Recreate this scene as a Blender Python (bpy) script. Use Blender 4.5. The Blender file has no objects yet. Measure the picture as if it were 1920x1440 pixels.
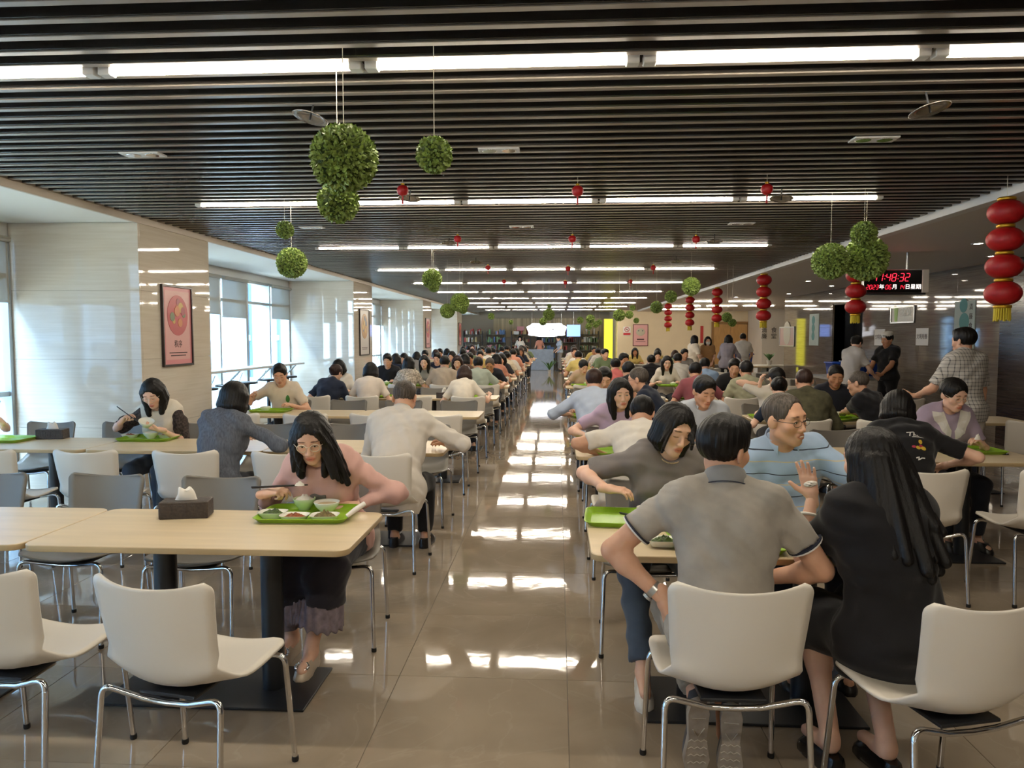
import bpy, math, random
import numpy as np
from mathutils import Vector, Matrix
R = math.radians
SC = bpy.context.scene
COL = SC.collection

# ------------------------------------------------------------------ camera
cam_d = bpy.data.cameras.new('camera')
cam = bpy.data.objects.new('camera', cam_d)
COL.objects.link(cam)
cam_d.sensor_fit = 'HORIZONTAL'
cam_d.sensor_width = 36.0
cam_d.lens = 36.0 * 1400.0 / 1920.0
cam_d.clip_end = 300
cam.location = (0, 0, 1.62)
cam.rotation_euler = (R(90 - 3.64), 0, R(3.51))
SC.camera = cam

# ------------------------------------------------------------------ sky, exposure
world = bpy.data.worlds.new('world')
SC.world = world
world.use_nodes = True
wn = world.node_tree
wbg = wn.nodes['Background']
wbg.inputs[0].default_value = (0.55, 0.76, 1.0, 1)
wbg.inputs[1].default_value = 30.0
SC.view_settings.view_transform = 'Standard'
SC.view_settings.look = 'None'
SC.view_settings.exposure = 0.8
SC.view_settings.gamma = 1.0
SC.view_settings.use_curve_mapping = False
SC.cycles.max_bounces = 7
SC.cycles.diffuse_bounces = 3
SC.cycles.glossy_bounces = 4
SC.cycles.transmission_bounces = 4
SC.cycles.transparent_max_bounces = 12
SC.cycles.sample_clamp_indirect = 6.0
SC.cycles.caustics_reflective = False
SC.cycles.caustics_refractive = False
LAMP = 46.0          # strength of the fluorescent battens

# ------------------------------------------------------------------ helpers
def lin(c):
    if isinstance(c, str):
        c = c.lstrip('#'); c = [int(c[i:i + 2], 16) / 255 for i in (0, 2, 4)]
        return tuple(((v / 12.92) if v <= .04045 else ((v + .055) / 1.055) ** 2.4) for v in c)
    return tuple(c)

def fast_mesh(name, V, F, smooth=False, mats=None, fmat=None):
    """V (n,3) array, F list of faces or (m,k) array"""
    me = bpy.data.meshes.new(name)
    V = np.asarray(V, dtype=np.float32)
    me.vertices.add(len(V)); me.vertices.foreach_set('co', V.ravel())
    if isinstance(F, np.ndarray):
        m, k = F.shape
        me.loops.add(m * k); me.loops.foreach_set('vertex_index', F.astype(np.int32).ravel())
        me.polygons.add(m)
        me.polygons.foreach_set('loop_start', np.arange(0, m * k, k, dtype=np.int32))
    else:
        m = len(F)
        tot = np.array([len(f) for f in F], dtype=np.int32)
        flat = np.array([i for f in F for i in f], dtype=np.int32)
        me.loops.add(len(flat)); me.loops.foreach_set('vertex_index', flat)
        me.polygons.add(m)
        st = np.zeros(m, dtype=np.int32)
        if m: st[1:] = np.cumsum(tot)[:-1]
        me.polygons.foreach_set('loop_start', st)
    if isinstance(smooth, (list, np.ndarray)):
        me.polygons.foreach_set('use_smooth', np.asarray(smooth, dtype=bool))
    else:
        me.polygons.foreach_set('use_smooth', np.full(m, bool(smooth)))
    for mm in (mats or []):
        me.materials.append(mm)
    if fmat is not None:
        me.polygons.foreach_set('material_index', np.asarray(fmat, dtype=np.int32))
    me.update(calc_edges=True)
    me.validate()
    return me

def link(name, me, parent=None, loc=None, rot=None):
    o = bpy.data.objects.new(name, me)
    COL.objects.link(o)
    if parent is not None: o.parent = parent
    if loc is not None: o.location = loc
    if rot is not None: o.rotation_euler = rot
    return o

def empty(name, loc=(0, 0, 0), rz=0.0):
    o = bpy.data.objects.new(name, None)
    o.empty_display_size = .1
    COL.objects.link(o); o.location = loc; o.rotation_euler = (0, 0, rz)
    return o

def tag(o, label=None, cat=None, group=None, kind=None):
    if label: o['label'] = label
    if cat: o['category'] = cat
    if group: o['group'] = group
    if kind: o['kind'] = kind
    return o

def copy_tree(o, parent=None):
    c = o.copy(); COL.objects.link(c); c.parent = parent
    for ch in o.children:
        copy_tree(ch, c)
    return c

class MB:
    """collects simple shapes into one mesh"""
    def __init__(s): s.V = []; s.F = []; s.S = []; s.M = []; s.mi = 0
    def add(s, V, F, smooth=False):
        b = len(s.V)
        s.V.extend([tuple(v) for v in V])
        for f in F:
            s.F.append([i + b for i in f]); s.S.append(smooth); s.M.append(s.mi)
        return s
    def mat(s, i): s.mi = i; return s
    def box(s, x0, x1, y0, y1, z0, z1):
        V = [(x, y, z) for z in (z0, z1) for y in (y0, y1) for x in (x0, x1)]
        F = [(0, 2, 3, 1), (4, 5, 7, 6), (0, 1, 5, 4), (2, 6, 7, 3), (0, 4, 6, 2), (1, 3, 7, 5)]
        return s.add(V, F)
    def bbox(s, x0, x1, y0, y1, z0, z1, b=.004):
        """box with chamfered edges all round (top and bottom rings inset)"""
        def ring(x0, x1, y0, y1, z, c):
            return [(x0 + c, y0, z), (x1 - c, y0, z), (x1, y0 + c, z), (x1, y1 - c, z),
                    (x1 - c, y1, z), (x0 + c, y1, z), (x0, y1 - c, z), (x0, y0 + c, z)]
        rs = [ring(x0 + b, x1 - b, y0 + b, y1 - b, z0, b * .5), ring(x0, x1, y0, y1, z0 + b, b),
              ring(x0, x1, y0, y1, z1 - b, b), ring(x0 + b, x1 - b, y0 + b, y1 - b, z1, b * .5)]
        return s.rings(rs)
    def rings(s, rs, cap0=True, cap1=True, smooth=False, close=False):
        n = len(rs[0]); V = [p for r in rs for p in r]; F = []
        for i in range(len(rs) - 1 + (1 if close else 0)):
            a = i * n; b = ((i + 1) % len(rs)) * n
            for j in range(n):
                k = (j + 1) % n
                F.append((a + j, a + k, b + k, b + j))
        s.add(V, F, smooth)
        if not close:
            if cap0: s.add(rs[0][::-1], [list(range(n))], False)
            if cap1: s.add(rs[-1], [list(range(n))], False)
        return s
    def tube(s, pts, r, n=8, closed=False, caps=True, smooth=True):
        pts = [Vector(p) for p in pts]; m = len(pts)
        rr = r if isinstance(r, (list, tuple)) else [r] * m
        rs = []; up = None
        for i in range(m):
            if closed: t = (pts[(i + 1) % m] - pts[i - 1])
            else: t = pts[min(i + 1, m - 1)] - pts[max(i - 1, 0)]
            t.normalize()
            if up is None:
                a = Vector((0, 0, 1)) if abs(t.z) < .9 else Vector((1, 0, 0))
                up = (a - t * a.dot(t)).normalized()
            else:
                up = (up - t * up.dot(t)).normalized()
            w = t.cross(up)
            rs.append([tuple(pts[i] + (up * math.cos(2 * math.pi * j / n) + w * math.sin(2 * math.pi * j / n)) * rr[i]) for j in range(n)])
        return s.rings(rs, caps, caps, smooth, close=closed)
    def lathe(s, prof, n=24, c=(0, 0, 0), smooth=True, caps=True, sx=1, sy=1):
        rs = [[(c[0] + r * sx * math.cos(2 * math.pi * j / n), c[1] + r * sy * math.sin(2 * math.pi * j / n), c[2] + z) for j in range(n)] for r, z in prof]
        return s.rings(rs, caps, caps, smooth)
    def rrect(s, levels, seg=4, smooth=True, caps=True, c=(0, 0, 0)):
        """levels: (half x, half y, corner radius, z)"""
        rs = []
        for hx, hy, r, z in levels:
            ring = []
            for cx, cy, a0 in ((hx - r, hy - r, 0), (-hx + r, hy - r, 90), (-hx + r, -hy + r, 180), (hx - r, -hy + r, 270)):
                for q in range(seg + 1):
                    a = R(a0 + 90 * q / seg)
                    ring.append((c[0] + cx + r * math.cos(a), c[1] + cy + r * math.sin(a), c[2] + z))
            rs.append(ring)
        return s.rings(rs, caps, caps, smooth)
    def sphere(s, c, r, n=12, m=8, sx=1, sy=1, sz=1):
        prof = [(max(r * math.sin(math.pi * i / m), 1e-4), -r * math.cos(math.pi * i / m)) for i in range(m + 1)]
        rs = [[(c[0] + q * sx * math.cos(2 * math.pi * j / n), c[1] + q * sy * math.sin(2 * math.pi * j / n), c[2] + z * sz) for j in range(n)] for q, z in prof]
        return s.rings(rs, True, True, True)
    def mesh(s, name, mats=None):
        mats = mats if isinstance(mats, (list, tuple)) else ([mats] if mats else [])
        return fast_mesh(name, s.V, s.F, s.S, mats, s.M if len(mats) > 1 else None)
    def build(s, name, mats=None, parent=None, loc=None, rot=None):
        return link(name, s.mesh(name, mats), parent, loc, rot)

def text_data(body, size, m, name='lettering', extrude=.0008, align='CENTER', shear=0.0, space=1.0):
    cu = bpy.data.curves.new(name, 'FONT')
    cu.body = body; cu.size = size; cu.extrude = extrude; cu.align_x = align; cu.align_y = 'CENTER'
    cu.shear = shear; cu.space_character = space; cu.resolution_u = 3
    if m: cu.materials.append(m)
    return cu

# ------------------------------------------------------------------ materials
MATS = {}
def new_mat(name):
    m = bpy.data.materials.new(name); m.use_nodes = True
    nt = m.node_tree; p = nt.nodes['Principled BSDF']
    return m, nt, p

def nd(nt, typ, **kw):
    n = nt.nodes.new(typ)
    for k, v in kw.items():
        if k.startswith('i_'):
            key = k[2:]
            n.inputs[int(key) if key.isdigit() else key].default_value = v
        else: setattr(n, k, v)
    return n

def mat(name, color, rough=.5, metal=0., var=0., vscale=6., bump=0., bscale=40., spec=.5, coat=0., stretch=(1, 1, 1), sheen=0., sss=0., detail=3.):
    if name in MATS: return MATS[name]
    m, nt, p = new_mat(name)
    c = lin(color)
    p.inputs['Base Color'].default_value = (*c, 1)
    p.inputs['Roughness'].default_value = rough
    p.inputs['Metallic'].default_value = metal
    p.inputs['Specular IOR Level'].default_value = spec
    p.inputs['Coat Weight'].default_value = coat
    if sheen: p.inputs['Sheen Weight'].default_value = sheen
    if sss:
        p.inputs['Subsurface Weight'].default_value = sss
        p.inputs['Subsurface Radius'].default_value = (.012, .005, .003)
        p.inputs['Subsurface Scale'].default_value = 1.0
    if var or bump:
        tc = nd(nt, 'ShaderNodeTexCoord'); mp = nd(nt, 'ShaderNodeMapping')
        mp.inputs['Scale'].default_value = stretch
        nt.links.new(tc.outputs['Object'], mp.inputs[0])
    if var:
        no = nd(nt, 'ShaderNodeTexNoise'); no.inputs['Scale'].default_value = vscale; no.inputs['Detail'].default_value = detail
        nt.links.new(mp.outputs[0], no.inputs['Vector'])
        rp = nd(nt, 'ShaderNodeValToRGB')
        rp.color_ramp.elements[0].position = .3; rp.color_ramp.elements[1].position = .7
        rp.color_ramp.elements[0].color = (*[v * (1 - var) for v in c], 1)
        rp.color_ramp.elements[1].color = (*[min(1, v * (1 + var)) for v in c], 1)
        nt.links.new(no.outputs[0], rp.inputs[0]); nt.links.new(rp.outputs[0], p.inputs['Base Color'])
    if bump:
        nb = nd(nt, 'ShaderNodeTexNoise'); nb.inputs['Scale'].default_value = bscale; nb.inputs['Detail'].default_value = 2
        nt.links.new(mp.outputs[0], nb.inputs['Vector'])
        bp = nd(nt, 'ShaderNodeBump'); bp.inputs['Strength'].default_value = bump; bp.inputs['Distance'].default_value = .004
        nt.links.new(nb.outputs[0], bp.inputs['Height']); nt.links.new(bp.outputs[0], p.inputs['Normal'])
    MATS[name] = m
    return m

def emit(name, color, strength):
    if name in MATS: return MATS[name]
    m, nt, p = new_mat(name)
    p.inputs['Base Color'].default_value = (*lin(color), 1)
    p.inputs['Emission Color'].default_value = (*lin(color), 1)
    p.inputs['Emission Strength'].default_value = strength
    MATS[name] = m
    return m

def stone(name, c1, c2, rough=.12, scale=1.4, spec=.5):
    """travertine: long thin horizontal streaks"""
    m, nt, p = new_mat(name)
    tc = nd(nt, 'ShaderNodeTexCoord'); mp = nd(nt, 'ShaderNodeMapping')
    mp.inputs['Scale'].default_value = (scale * .5, scale * .5, scale * 14)
    nt.links.new(tc.outputs['Object'], mp.inputs[0])
    no = nd(nt, 'ShaderNodeTexNoise'); no.inputs['Scale'].default_value = 2.2; no.inputs['Detail'].default_value = 6; no.inputs['Roughness'].default_value = .62
    nt.links.new(mp.outputs[0], no.inputs['Vector'])
    rp = nd(nt, 'ShaderNodeValToRGB')
    rp.color_ramp.elements[0].position = .32; rp.color_ramp.elements[1].position = .68
    rp.color_ramp.elements[0].color = (*lin(c1), 1); rp.color_ramp.elements[1].color = (*lin(c2), 1)
    nt.links.new(no.outputs[0], rp.inputs[0]); nt.links.new(rp.outputs[0], p.inputs['Base Color'])
    p.inputs['Roughness'].default_value = rough
    p.inputs['Specular IOR Level'].default_value = spec
    MATS[name] = m
    return m

def floor_mat():
    m, nt, p = new_mat('polished_floor')
    tc = nd(nt, 'ShaderNodeTexCoord'); oi = nd(nt, 'ShaderNodeObjectInfo')
    ge = nd(nt, 'ShaderNodeNewGeometry')
    ad = nd(nt, 'ShaderNodeVectorMath', operation='MULTIPLY_ADD')
    ad.inputs[1].default_value = (1, 1, 1)
    cx = nd(nt, 'ShaderNodeCombineXYZ')
    mu = nd(nt, 'ShaderNodeMath', operation='MULTIPLY'); mu.inputs[1].default_value = 37.0
    nt.links.new(oi.outputs['Random'], mu.inputs[0])
    for i in range(3): nt.links.new(mu.outputs[0], cx.inputs[i])
    nt.links.new(ge.outputs['Position'], ad.inputs[0]); nt.links.new(cx.outputs[0], ad.inputs[2])
    n1 = nd(nt, 'ShaderNodeTexNoise'); n1.inputs['Scale'].default_value = 1.5; n1.inputs['Detail'].default_value = 6; n1.inputs['Distortion'].default_value = 1.2
    nt.links.new(ad.outputs[0], n1.inputs['Vector'])
    r1 = nd(nt, 'ShaderNodeValToRGB')
    r1.color_ramp.elements[0].position = .3; r1.color_ramp.elements[1].position = .72
    r1.color_ramp.elements[0].color = (*lin('#8f816e'), 1); r1.color_ramp.elements[1].color = (*lin('#a59683'), 1)
    nt.links.new(n1.outputs[0], r1.inputs[0])
    # pale veins
    n2 = nd(nt, 'ShaderNodeTexNoise'); n2.inputs['Scale'].default_value = 1.1; n2.inputs['Detail'].default_value = 5; n2.inputs['Distortion'].default_value = 2.2
    nt.links.new(ad.outputs[0], n2.inputs['Vector'])
    r2 = nd(nt, 'ShaderNodeValToRGB')
    e = r2.color_ramp.elements
    e[0].position = .485; e[0].color = (0, 0, 0, 1); e[1].position = .5; e[1].color = (1, 1, 1, 1)
    e2 = e.new(.515); e2.color = (0, 0, 0, 1)
    nt.links.new(n2.outputs[0], r2.inputs[0])
    mx = nd(nt, 'ShaderNodeMix', data_type='RGBA')
    vm = nd(nt, 'ShaderNodeMath', operation='MULTIPLY'); vm.inputs[1].default_value = .10
    nt.links.new(r2.outputs[0], vm.inputs[0]); nt.links.new(vm.outputs[0], mx.inputs[0])
    nt.links.new(r1.outputs[0], mx.inputs[6]); mx.inputs[7].default_value = (*lin('#c9beae'), 1)
    nt.links.new(mx.outputs[2], p.inputs['Base Color'])
    p.inputs['Roughness'].default_value = .045
    p.inputs['Specular IOR Level'].default_value = .75
    nb = nd(nt, 'ShaderNodeTexNoise'); nb.inputs['Scale'].default_value = 7
    nt.links.new(ge.outputs['Position'], nb.inputs['Vector'])
    bp = nd(nt, 'ShaderNodeBump'); bp.inputs['Strength'].default_value = .05; bp.inputs['Distance'].default_value = .01
    nt.links.new(nb.outputs[0], bp.inputs['Height']); nt.links.new(bp.outputs[0], p.inputs['Normal'])
    MATS['polished_floor'] = m
    return m

def glass_mat():
    m = bpy.data.materials.new('window_glass'); m.use_nodes = True
    nt = m.node_tree; nt.nodes.remove(nt.nodes['Principled BSDF'])
    t = nd(nt, 'ShaderNodeBsdfTransparent'); t.inputs[0].default_value = (.93, .97, .97, 1)
    g = nd(nt, 'ShaderNodeBsdfGlossy'); g.inputs['Roughness'].default_value = .02
    lw = nd(nt, 'ShaderNodeLayerWeight'); lw.inputs[0].default_value = .5
    pw = nd(nt, 'ShaderNodeMath', operation='POWER'); pw.inputs[1].default_value = 4.0
    fr = nd(nt, 'ShaderNodeMath', operation='MULTIPLY_ADD'); fr.inputs[1].default_value = .5; fr.inputs[2].default_value = .04
    nt.links.new(lw.outputs['Facing'], pw.inputs[0]); nt.links.new(pw.outputs[0], fr.inputs[0])
    mx = nd(nt, 'ShaderNodeMixShader')
    nt.links.new(fr.outputs[0], mx.inputs[0]); nt.links.new(t.outputs[0], mx.inputs[1]); nt.links.new(g.outputs[0], mx.inputs[2])
    nt.links.new(mx.outputs[0], nt.nodes['Material Output'].inputs[0])
    MATS['glass'] = m
    return m

# ================================================================== THE ROOM
XL, XR = -4.15, 3.59            # edges of the slatted ceiling
XW, XM = -5.5, 6.64             # window wall, marble wall
ZS, ZC = 2.75, 2.80             # soffit height, slat underside
M_floor = floor_mat(); M_glass = glass_mat()
M_grout = mat('grout', '#6f675c', .6)
M_white = mat('white_paint', '#e6e4df', .6, bump=.03, bscale=60)
M_soffit = mat('soffit_paint', '#cfc6bd', .6)
M_trim = mat('trim_paint', '#c9bdae', .45)
M_slat = mat('slat_metal', '#2f2a27', .25, spec=.8, coat=.3, var=.12, vscale=2)
M_dark = mat('plenum_black', '#141211', .9)
M_cream = stone('cream_travertine', '#d3c9b9', '#ded6c9', .035)
M_creamseam = mat('stone_joint', '#a08f78', .6)
M_grey = stone('grey_travertine', '#6d6358', '#887d70', .04, spec=.4)
M_brown = stone('brown_stone', '#2f2725', '#473d39', .15)
M_alu = mat('aluminium', '#aeb6ba', .35, metal=.7)
M_blind = mat('blind_fabric', '#dcd8cd', .8, bump=.08, bscale=300)
M_blind.node_tree.nodes['Principled BSDF'].inputs['Transmission Weight'].default_value = .35
M_blind.node_tree.nodes['Principled BSDF'].inputs['IOR'].default_value = 1.02
M_wallp = mat('cream_wall_paint', '#dccaa9', .5, var=.03, vscale=2)
M_wall2 = mat('pale_wall_paint', '#d8cfc0', .55, var=.03, vscale=2)
M_wood_door = mat('door_wood', '#b98f58', .4, var=.15, vscale=5, stretch=(6, 6, .6))
M_black = mat('black_paint', '#17171a', .45)
M_blackmetal = mat('black_powder_coat', '#1c1e22', .42, bump=.05, bscale=200)
M_chrome = mat('chrome', '#d8d8d8', .08, metal=1.0)
M_steel = mat('brushed_steel', '#b9b9b7', .28, metal=.9)
M_facade = mat('facade_panel', '#2f4252', .5, var=.05, vscale=.6)
M_facadeline = mat('facade_mullion', '#4d6579', .5)

def struct(o): o['kind'] = 'structure'; return o

# floor: slab with single tiles bedded on it
fl = struct(MB().box(-9, 12, -3, 40, -.12, -.004).build('floor', M_grout))
T = .8; G = .0012
tile_me = MB().bbox(-T / 2 + G, T / 2 - G, -T / 2 + G, T / 2 - G, -.010, 0, .0012).mesh('tile', M_floor)
cells = []
for iy in range(0, 47):
    for ix in range(-11, 16):
        x = -.35 + T * ix; y = 2.24 + T * iy
        px = (x) / max(y, .1)
        if x - T / 2 < -9 or x + T / 2 > 12: continue
        vis = -.80 < px < .70 and x > -5.6 and (x < 6.7) and y > 2.5
        cells.append((not vis, y, abs(x), x, y))
cells.sort()
for c in cells[:290]:
    link('tile', tile_me, fl, (c[3], c[4], 0))
rest = MB()
for c in cells[290:]:
    x, y = c[3], c[4]
    rest.box(x - T / 2 + G, x + T / 2 - G, y - T / 2 + G, y + T / 2 - G, -.010, 0)
for iy in range(1, 7):
    for ix in range(-11, 16):
        x = -.35 + T * ix; y = 2.24 - T * iy
        if x - T / 2 < -9 or x + T / 2 > 12 or y < -2.6: continue
        rest.box(x - T / 2 + G, x + T / 2 - G, y - T / 2 + G, y + T / 2 - G, -.010, 0)
tag(rest.build('tile_field', M_floor, fl), kind='stuff')

# ceiling: dark plenum with single metal slats
ce = struct(MB().box(XL - .1, XR + .1, -3, 39.7, 3.02, 3.1).build('ceiling', M_dark))
M_slatlit = mat('slat_lit_underside', '#8f867c', .32, metal=.3, var=.08, vscale=2)  # paler slat undersides: light reflected from below is put into the colour
slat_me = MB().mat(1).bbox(XL + .02, XR - .02, -.020, .020, 0, .008, .002).mat(0).bbox(XL + .02, XR - .02, -.024, .024, .008, .10, .002).mesh('slat', [M_slat, M_slatlit])
PITCH = .15
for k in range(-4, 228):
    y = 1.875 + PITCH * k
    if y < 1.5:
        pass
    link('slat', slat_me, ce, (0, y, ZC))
# soffits and trims either side
struct(MB().box(XW - .3, XL, -3, 39.7, ZS, 3.1).build('ceiling_window_side', M_white))
struct(MB().box(XR, 12, -3, 39.7, ZS, 3.1).build('ceiling_marble_side', M_soffit))
struct(MB().bbox(XL - .012, XL + .018, -3, 38, ZS - .012, ZS + .12, .003).build('trim_1', M_trim))
struct(MB().bbox(XR - .018, XR + .10, -3, 38, ZS - .014, ZS + .12, .003).build('trim_2', mat('trim_white', '#d9d6d0', .5)))

# columns clad in polished travertine panels
for ci, y0 in enumerate((7.22, 15.05, 22.9, 30.7)):
    y1 = y0 + 1.5
    cw = struct(MB().box(XW, XL - .02, y0 + .02, y1 - .02, 0, ZS).build('wall_column_%d' % (ci + 1), M_creamseam))
    zs = [0, .70, 1.39, 2.08, ZS - .001]
    for z0, z1 in zip(zs[:-1], zs[1:]):
        MB().bbox(XW + .01, XL - .0015, y0, y0 + .03, z0 + .001, z1 - .001, .001).build('stone_panel', M_cream, cw)
        MB().bbox(XL - .03, XL, y0 + .031, y1 - .031, z0 + .001, z1 - .001, .001).build('stone_panel', M_cream, cw)
        MB().bbox(XW + .01, XL - .0015, y1 - .03, y1, z0 + .001, z1 - .001, .001).build('stone_panel', M_cream, cw)

# window wall: sill, mullions, panes, roller blinds
wl = struct(MB().box(XW - .25, XW, -3, 38, 0, .12).box(XW - .25, XW, -3, 38, 2.62, 2.76).box(XW - .25, XW, 38, 39.7, 0, 2.76).build('wall_window_side', M_white))
wi = 0
for bay0, bay1 in ((-3, 7.22), (8.72, 15.05), (16.55, 22.9), (24.4, 30.7), (32.2, 38)):
    n = max(2, round((bay1 - bay0) / 1.06)); st = (bay1 - bay0) / n
    for i in range(n):
        wi += 1
        a = bay0 + i * st; b = a + st
        fr = MB()
        wd = .10 if i % 2 == 0 else .05
        fr.bbox(XW - .14, XW + .02, a - wd / 2 if i else a, a + wd / 2, .12, 2.62, .004)
        if i == n - 1: fr.bbox(XW - .14, XW + .02, b - .05, b, .12, 2.62, .004)
        for z in (.12, 1.02, 2.2, 2.57): fr.bbox(XW - .10, XW, a + wd / 2, b - .02, z, z + .05, .003)
        w = struct(fr.build('window_%d' % wi, M_alu))
        for z0, z1 in ((.17, 1.02), (1.07, 2.2), (2.25, 2.57)):
            MB().box(XW - .056, XW - .05, a + wd / 2, b - .02, z0, z1).build('pane', M_glass, w)
        # a diagonal stay rod as seen at the lower lights
        MB().tube([(XW - .03, a + .12, .2), (XW - .03, b - .15, .98)], .008, 6).build('stay_rod', M_alu, w)
        if i % 3 != 1:
            drop = [2.02, 1.98, 2.0, 1.96][i % 4]
            bl = MB().tube([(XW + .06, a + .06, 2.58), (XW + .06, b - .06, 2.58)], .03, 10)
            pts = 5
            bl.box(XW + .030, XW + .034, a + .05, b - .05, drop, 2.58)
            bl.bbox(XW + .024, XW + .04, a + .05, b - .05, drop - .025, drop, .003)
            bl.build('roller_blind', M_blind, w)

# marble wall on the right, with a dark doorway
def panel_wall(name, m, segs, x, thick, backing):
    """wall parallel to y at x: list of (y0,y1,z0,z1) panels proud of the backing"""
    ymin = min(s[0] for s in segs); ymax = max(s[1] for s in segs)
    w = None
    for s in segs:
        pass
    return w
wr = struct(MB().box(XM + .03, XM + .3, -3, 16.8, 0, 2.76).box(XM + .03, XM + .3, 18.6, 22.4, 0, 2.76)
            .box(XM + .03, XM + .3, 16.8, 18.6, 2.38, 2.76).build('wall_marble_side', M_creamseam))
zs = [0, .92, 1.84, ZS]
ys = [11.66, 12.94, 14.22, 15.5, 16.8]
for a, b in list(zip(ys[:-1], ys[1:])) + [(18.6, 19.87), (19.87, 21.13), (21.13, 22.4)]:
    for z0, z1 in zip(zs[:-1], zs[1:]):
        MB().bbox(XM, XM + .03, a + .001, b - .001, z0 + .001, z1 - .001, .001).build('stone_panel', M_grey, wr)
MB().bbox(XM, XM + .03, 16.8, 18.6, 2.4, ZS, .001).build('stone_panel', M_grey, wr)
MB().bbox(XM, XM + .33, 22.4, 22.43, 0, ZS, .001).build('stone_panel', M_grey, wr)
for a, b in zip([-2.8, -1, .8, 2.6, 4.4, 6.2, 8.0, 9.8], [-1, .8, 2.6, 4.4, 6.2, 8.0, 9.8, 11.62]):
    for z0, z1 in zip([0, .55, 1.1, 1.65, 2.2], [.55, 1.1, 1.65, 2.2, ZS]):
        MB().bbox(XM - .05, XM + .03, a + .001, b - .001, z0 + .001, z1 - .001, .001).build('stone_panel', M_brown, wr)
d1 = struct(MB().box(XM + .5, XM + .54, 16.6, 18.8, 0, 2.5).box(XM + .04, XM + .5, 18.6, 18.64, 0, 2.5).box(XM + .04, XM + .5, 16.76, 16.8, 0, 2.5).build('door_1', M_black))

# walls behind the camera, at the far end and behind the service lobby
struct(MB().box(-9, 12, -3.1, -3, 0, 3.1).build('wall_behind', M_wall2))
struct(MB().box(XW, 2.7, 39.6, 39.7, 0, 3.1).build('wall_far', mat('far_wall_paint', '#a59a88', .5)))
wb = struct(MB().box(2.68, 12, 34, 34.2, 0, 3.0).box(2.68, 2.75, 34.2, 39.6, 0, 3.0).build('wall_lobby', M_wallp))
struct(MB().box(11.9, 12, 22.4, 34, 0, 3.0).build('wall_lobby_side', M_wall2))
struct(MB().box(XM + .3, 12, 22.3, 22.4, 0, 3.0).build('wall_lobby_front', M_wall2))
# pale pier with calligraphy and wooden double doors at the back of the lobby
pier = struct(MB().bbox(8.45, 10.4, 31.6, 33.99, 0, ZS, .004).build('wall_lobby_pier', M_wall2))
for dn, (x0, x1) in enumerate(((6.95, 8.42),)):
    d = struct(MB().bbox(x0 - .1, x0, 33.9, 33.99, 0, 2.28, .004).bbox(x1 - .001, x1 + .02, 33.9, 33.99, 0, 2.28, .004).bbox(x0, x1, 33.9, 33.99, 2.18, 2.28, .004).build('door_2', mat('door_frame', '#8f6a3c', .4)))
    xm = (x0 + x1) / 2
    for a, b, hx in ((x0, xm - .004, xm - .08), (xm + .004, x1, xm + .08)):
        lf = MB().bbox(a, b, 33.93, 33.98, .01, 2.17, .004).build('door_leaf', M_wood_door, d)
        MB().bbox(hx - .012, hx + .012, 33.88, 33.93, .95, 1.25, .004).build('handle', M_steel, lf)

# building opposite, seen through the windows
fc = MB().box(-16.4, -16, -20, 60, -6, 16)
fo = fc.build('opposite_building', M_facade)
tag(fo, 'pale blue office block opposite, beyond the left windows', 'building')
for k in range(20):
    MB().box(-16, -15.85, -18 + 4 * k, -17.7 + 4 * k, -6, 16).build('facade_fin', M_facadeline, fo)
for k in range(7):
    MB().box(-16, -15.93, -20, 60, -5 + 3.2 * k, -4.7 + 3.2 * k).build('floor_band', M_facadeline, fo)
gp = MB().box(-60, XW - .3, -30, 70, -.6, -.5).build('terrace_ground', mat('terrace_paving', '#74797c', .8, var=.05))
gp['kind'] = 'structure'

# ------------------------------------------------------------------ lamps in the ceiling
M_tube = emit('lamp_diffuser', '#fff2dc', LAMP)
M_cap = mat('lamp_cap', '#d8d6d2', .4)
def batten():
    e = empty('batten_light')
    b = MB()
    n = 10; rs = []
    for x in (-.535, .535):
        rs.append([(x, 0.025 * math.cos(math.pi * j / (n - 1)), -.024 * math.sin(math.pi * j / (n - 1))) for j in range(n)])
    b.rings(rs, True, True, True)
    b.build('diffuser', M_tube, e)
    for sx in (-1, 1):
        c = MB().bbox(min(sx * .536, sx * .592), max(sx * .536, sx * .592), -.029, .029, -.027, .014, .004)
        c.build('end_cap', M_cap, e)
    MB().box(-.535, .535, -.022, .022, .0005, .02).build('housing', M_cap, e)
    return e
bat = batten()
first = True
ordn = ['first', 'second', 'third', 'fourth', 'fifth', 'sixth', 'seventh', 'eighth', 'ninth', 'tenth', 'eleventh', 'twelfth', 'thirteenth', 'fourteenth']
for k in range(0, 11):
    y = 3.3 * k
    for i in range(5):
        x = -2.65 + 1.2 * i
        if k == 0 and False: continue
        o = bat if first else copy_tree(bat)
        first = False
        o.location = (x, y, ZC + .006)
        if k == 0:
            lab = 'batten light over the camera, %s from the window side, out of the picture' % ordn[i]
        else:
            lab = 'long glowing batten light, %s ceiling row from the front, %s from the left' % (ordn[k - 1], ordn[i])
        tag(o, lab, 'ceiling light', 'batten lights between the ceiling slats')
# a few lamps in the lobby on the right
for i, (x, y) in enumerate(((4.6, 24), (5.9, 24), (4.6, 27.5), (5.9, 27.5), (7.2, 27.5), (4.8, 31), (6.1, 31))):
    o = copy_tree(bat); o.location = (x, y, ZS - .02)
    tag(o, 'batten light on the plain lobby ceiling, lamp %s from the front' % ordn[i], 'ceiling light', 'lobby batten lights')

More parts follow.
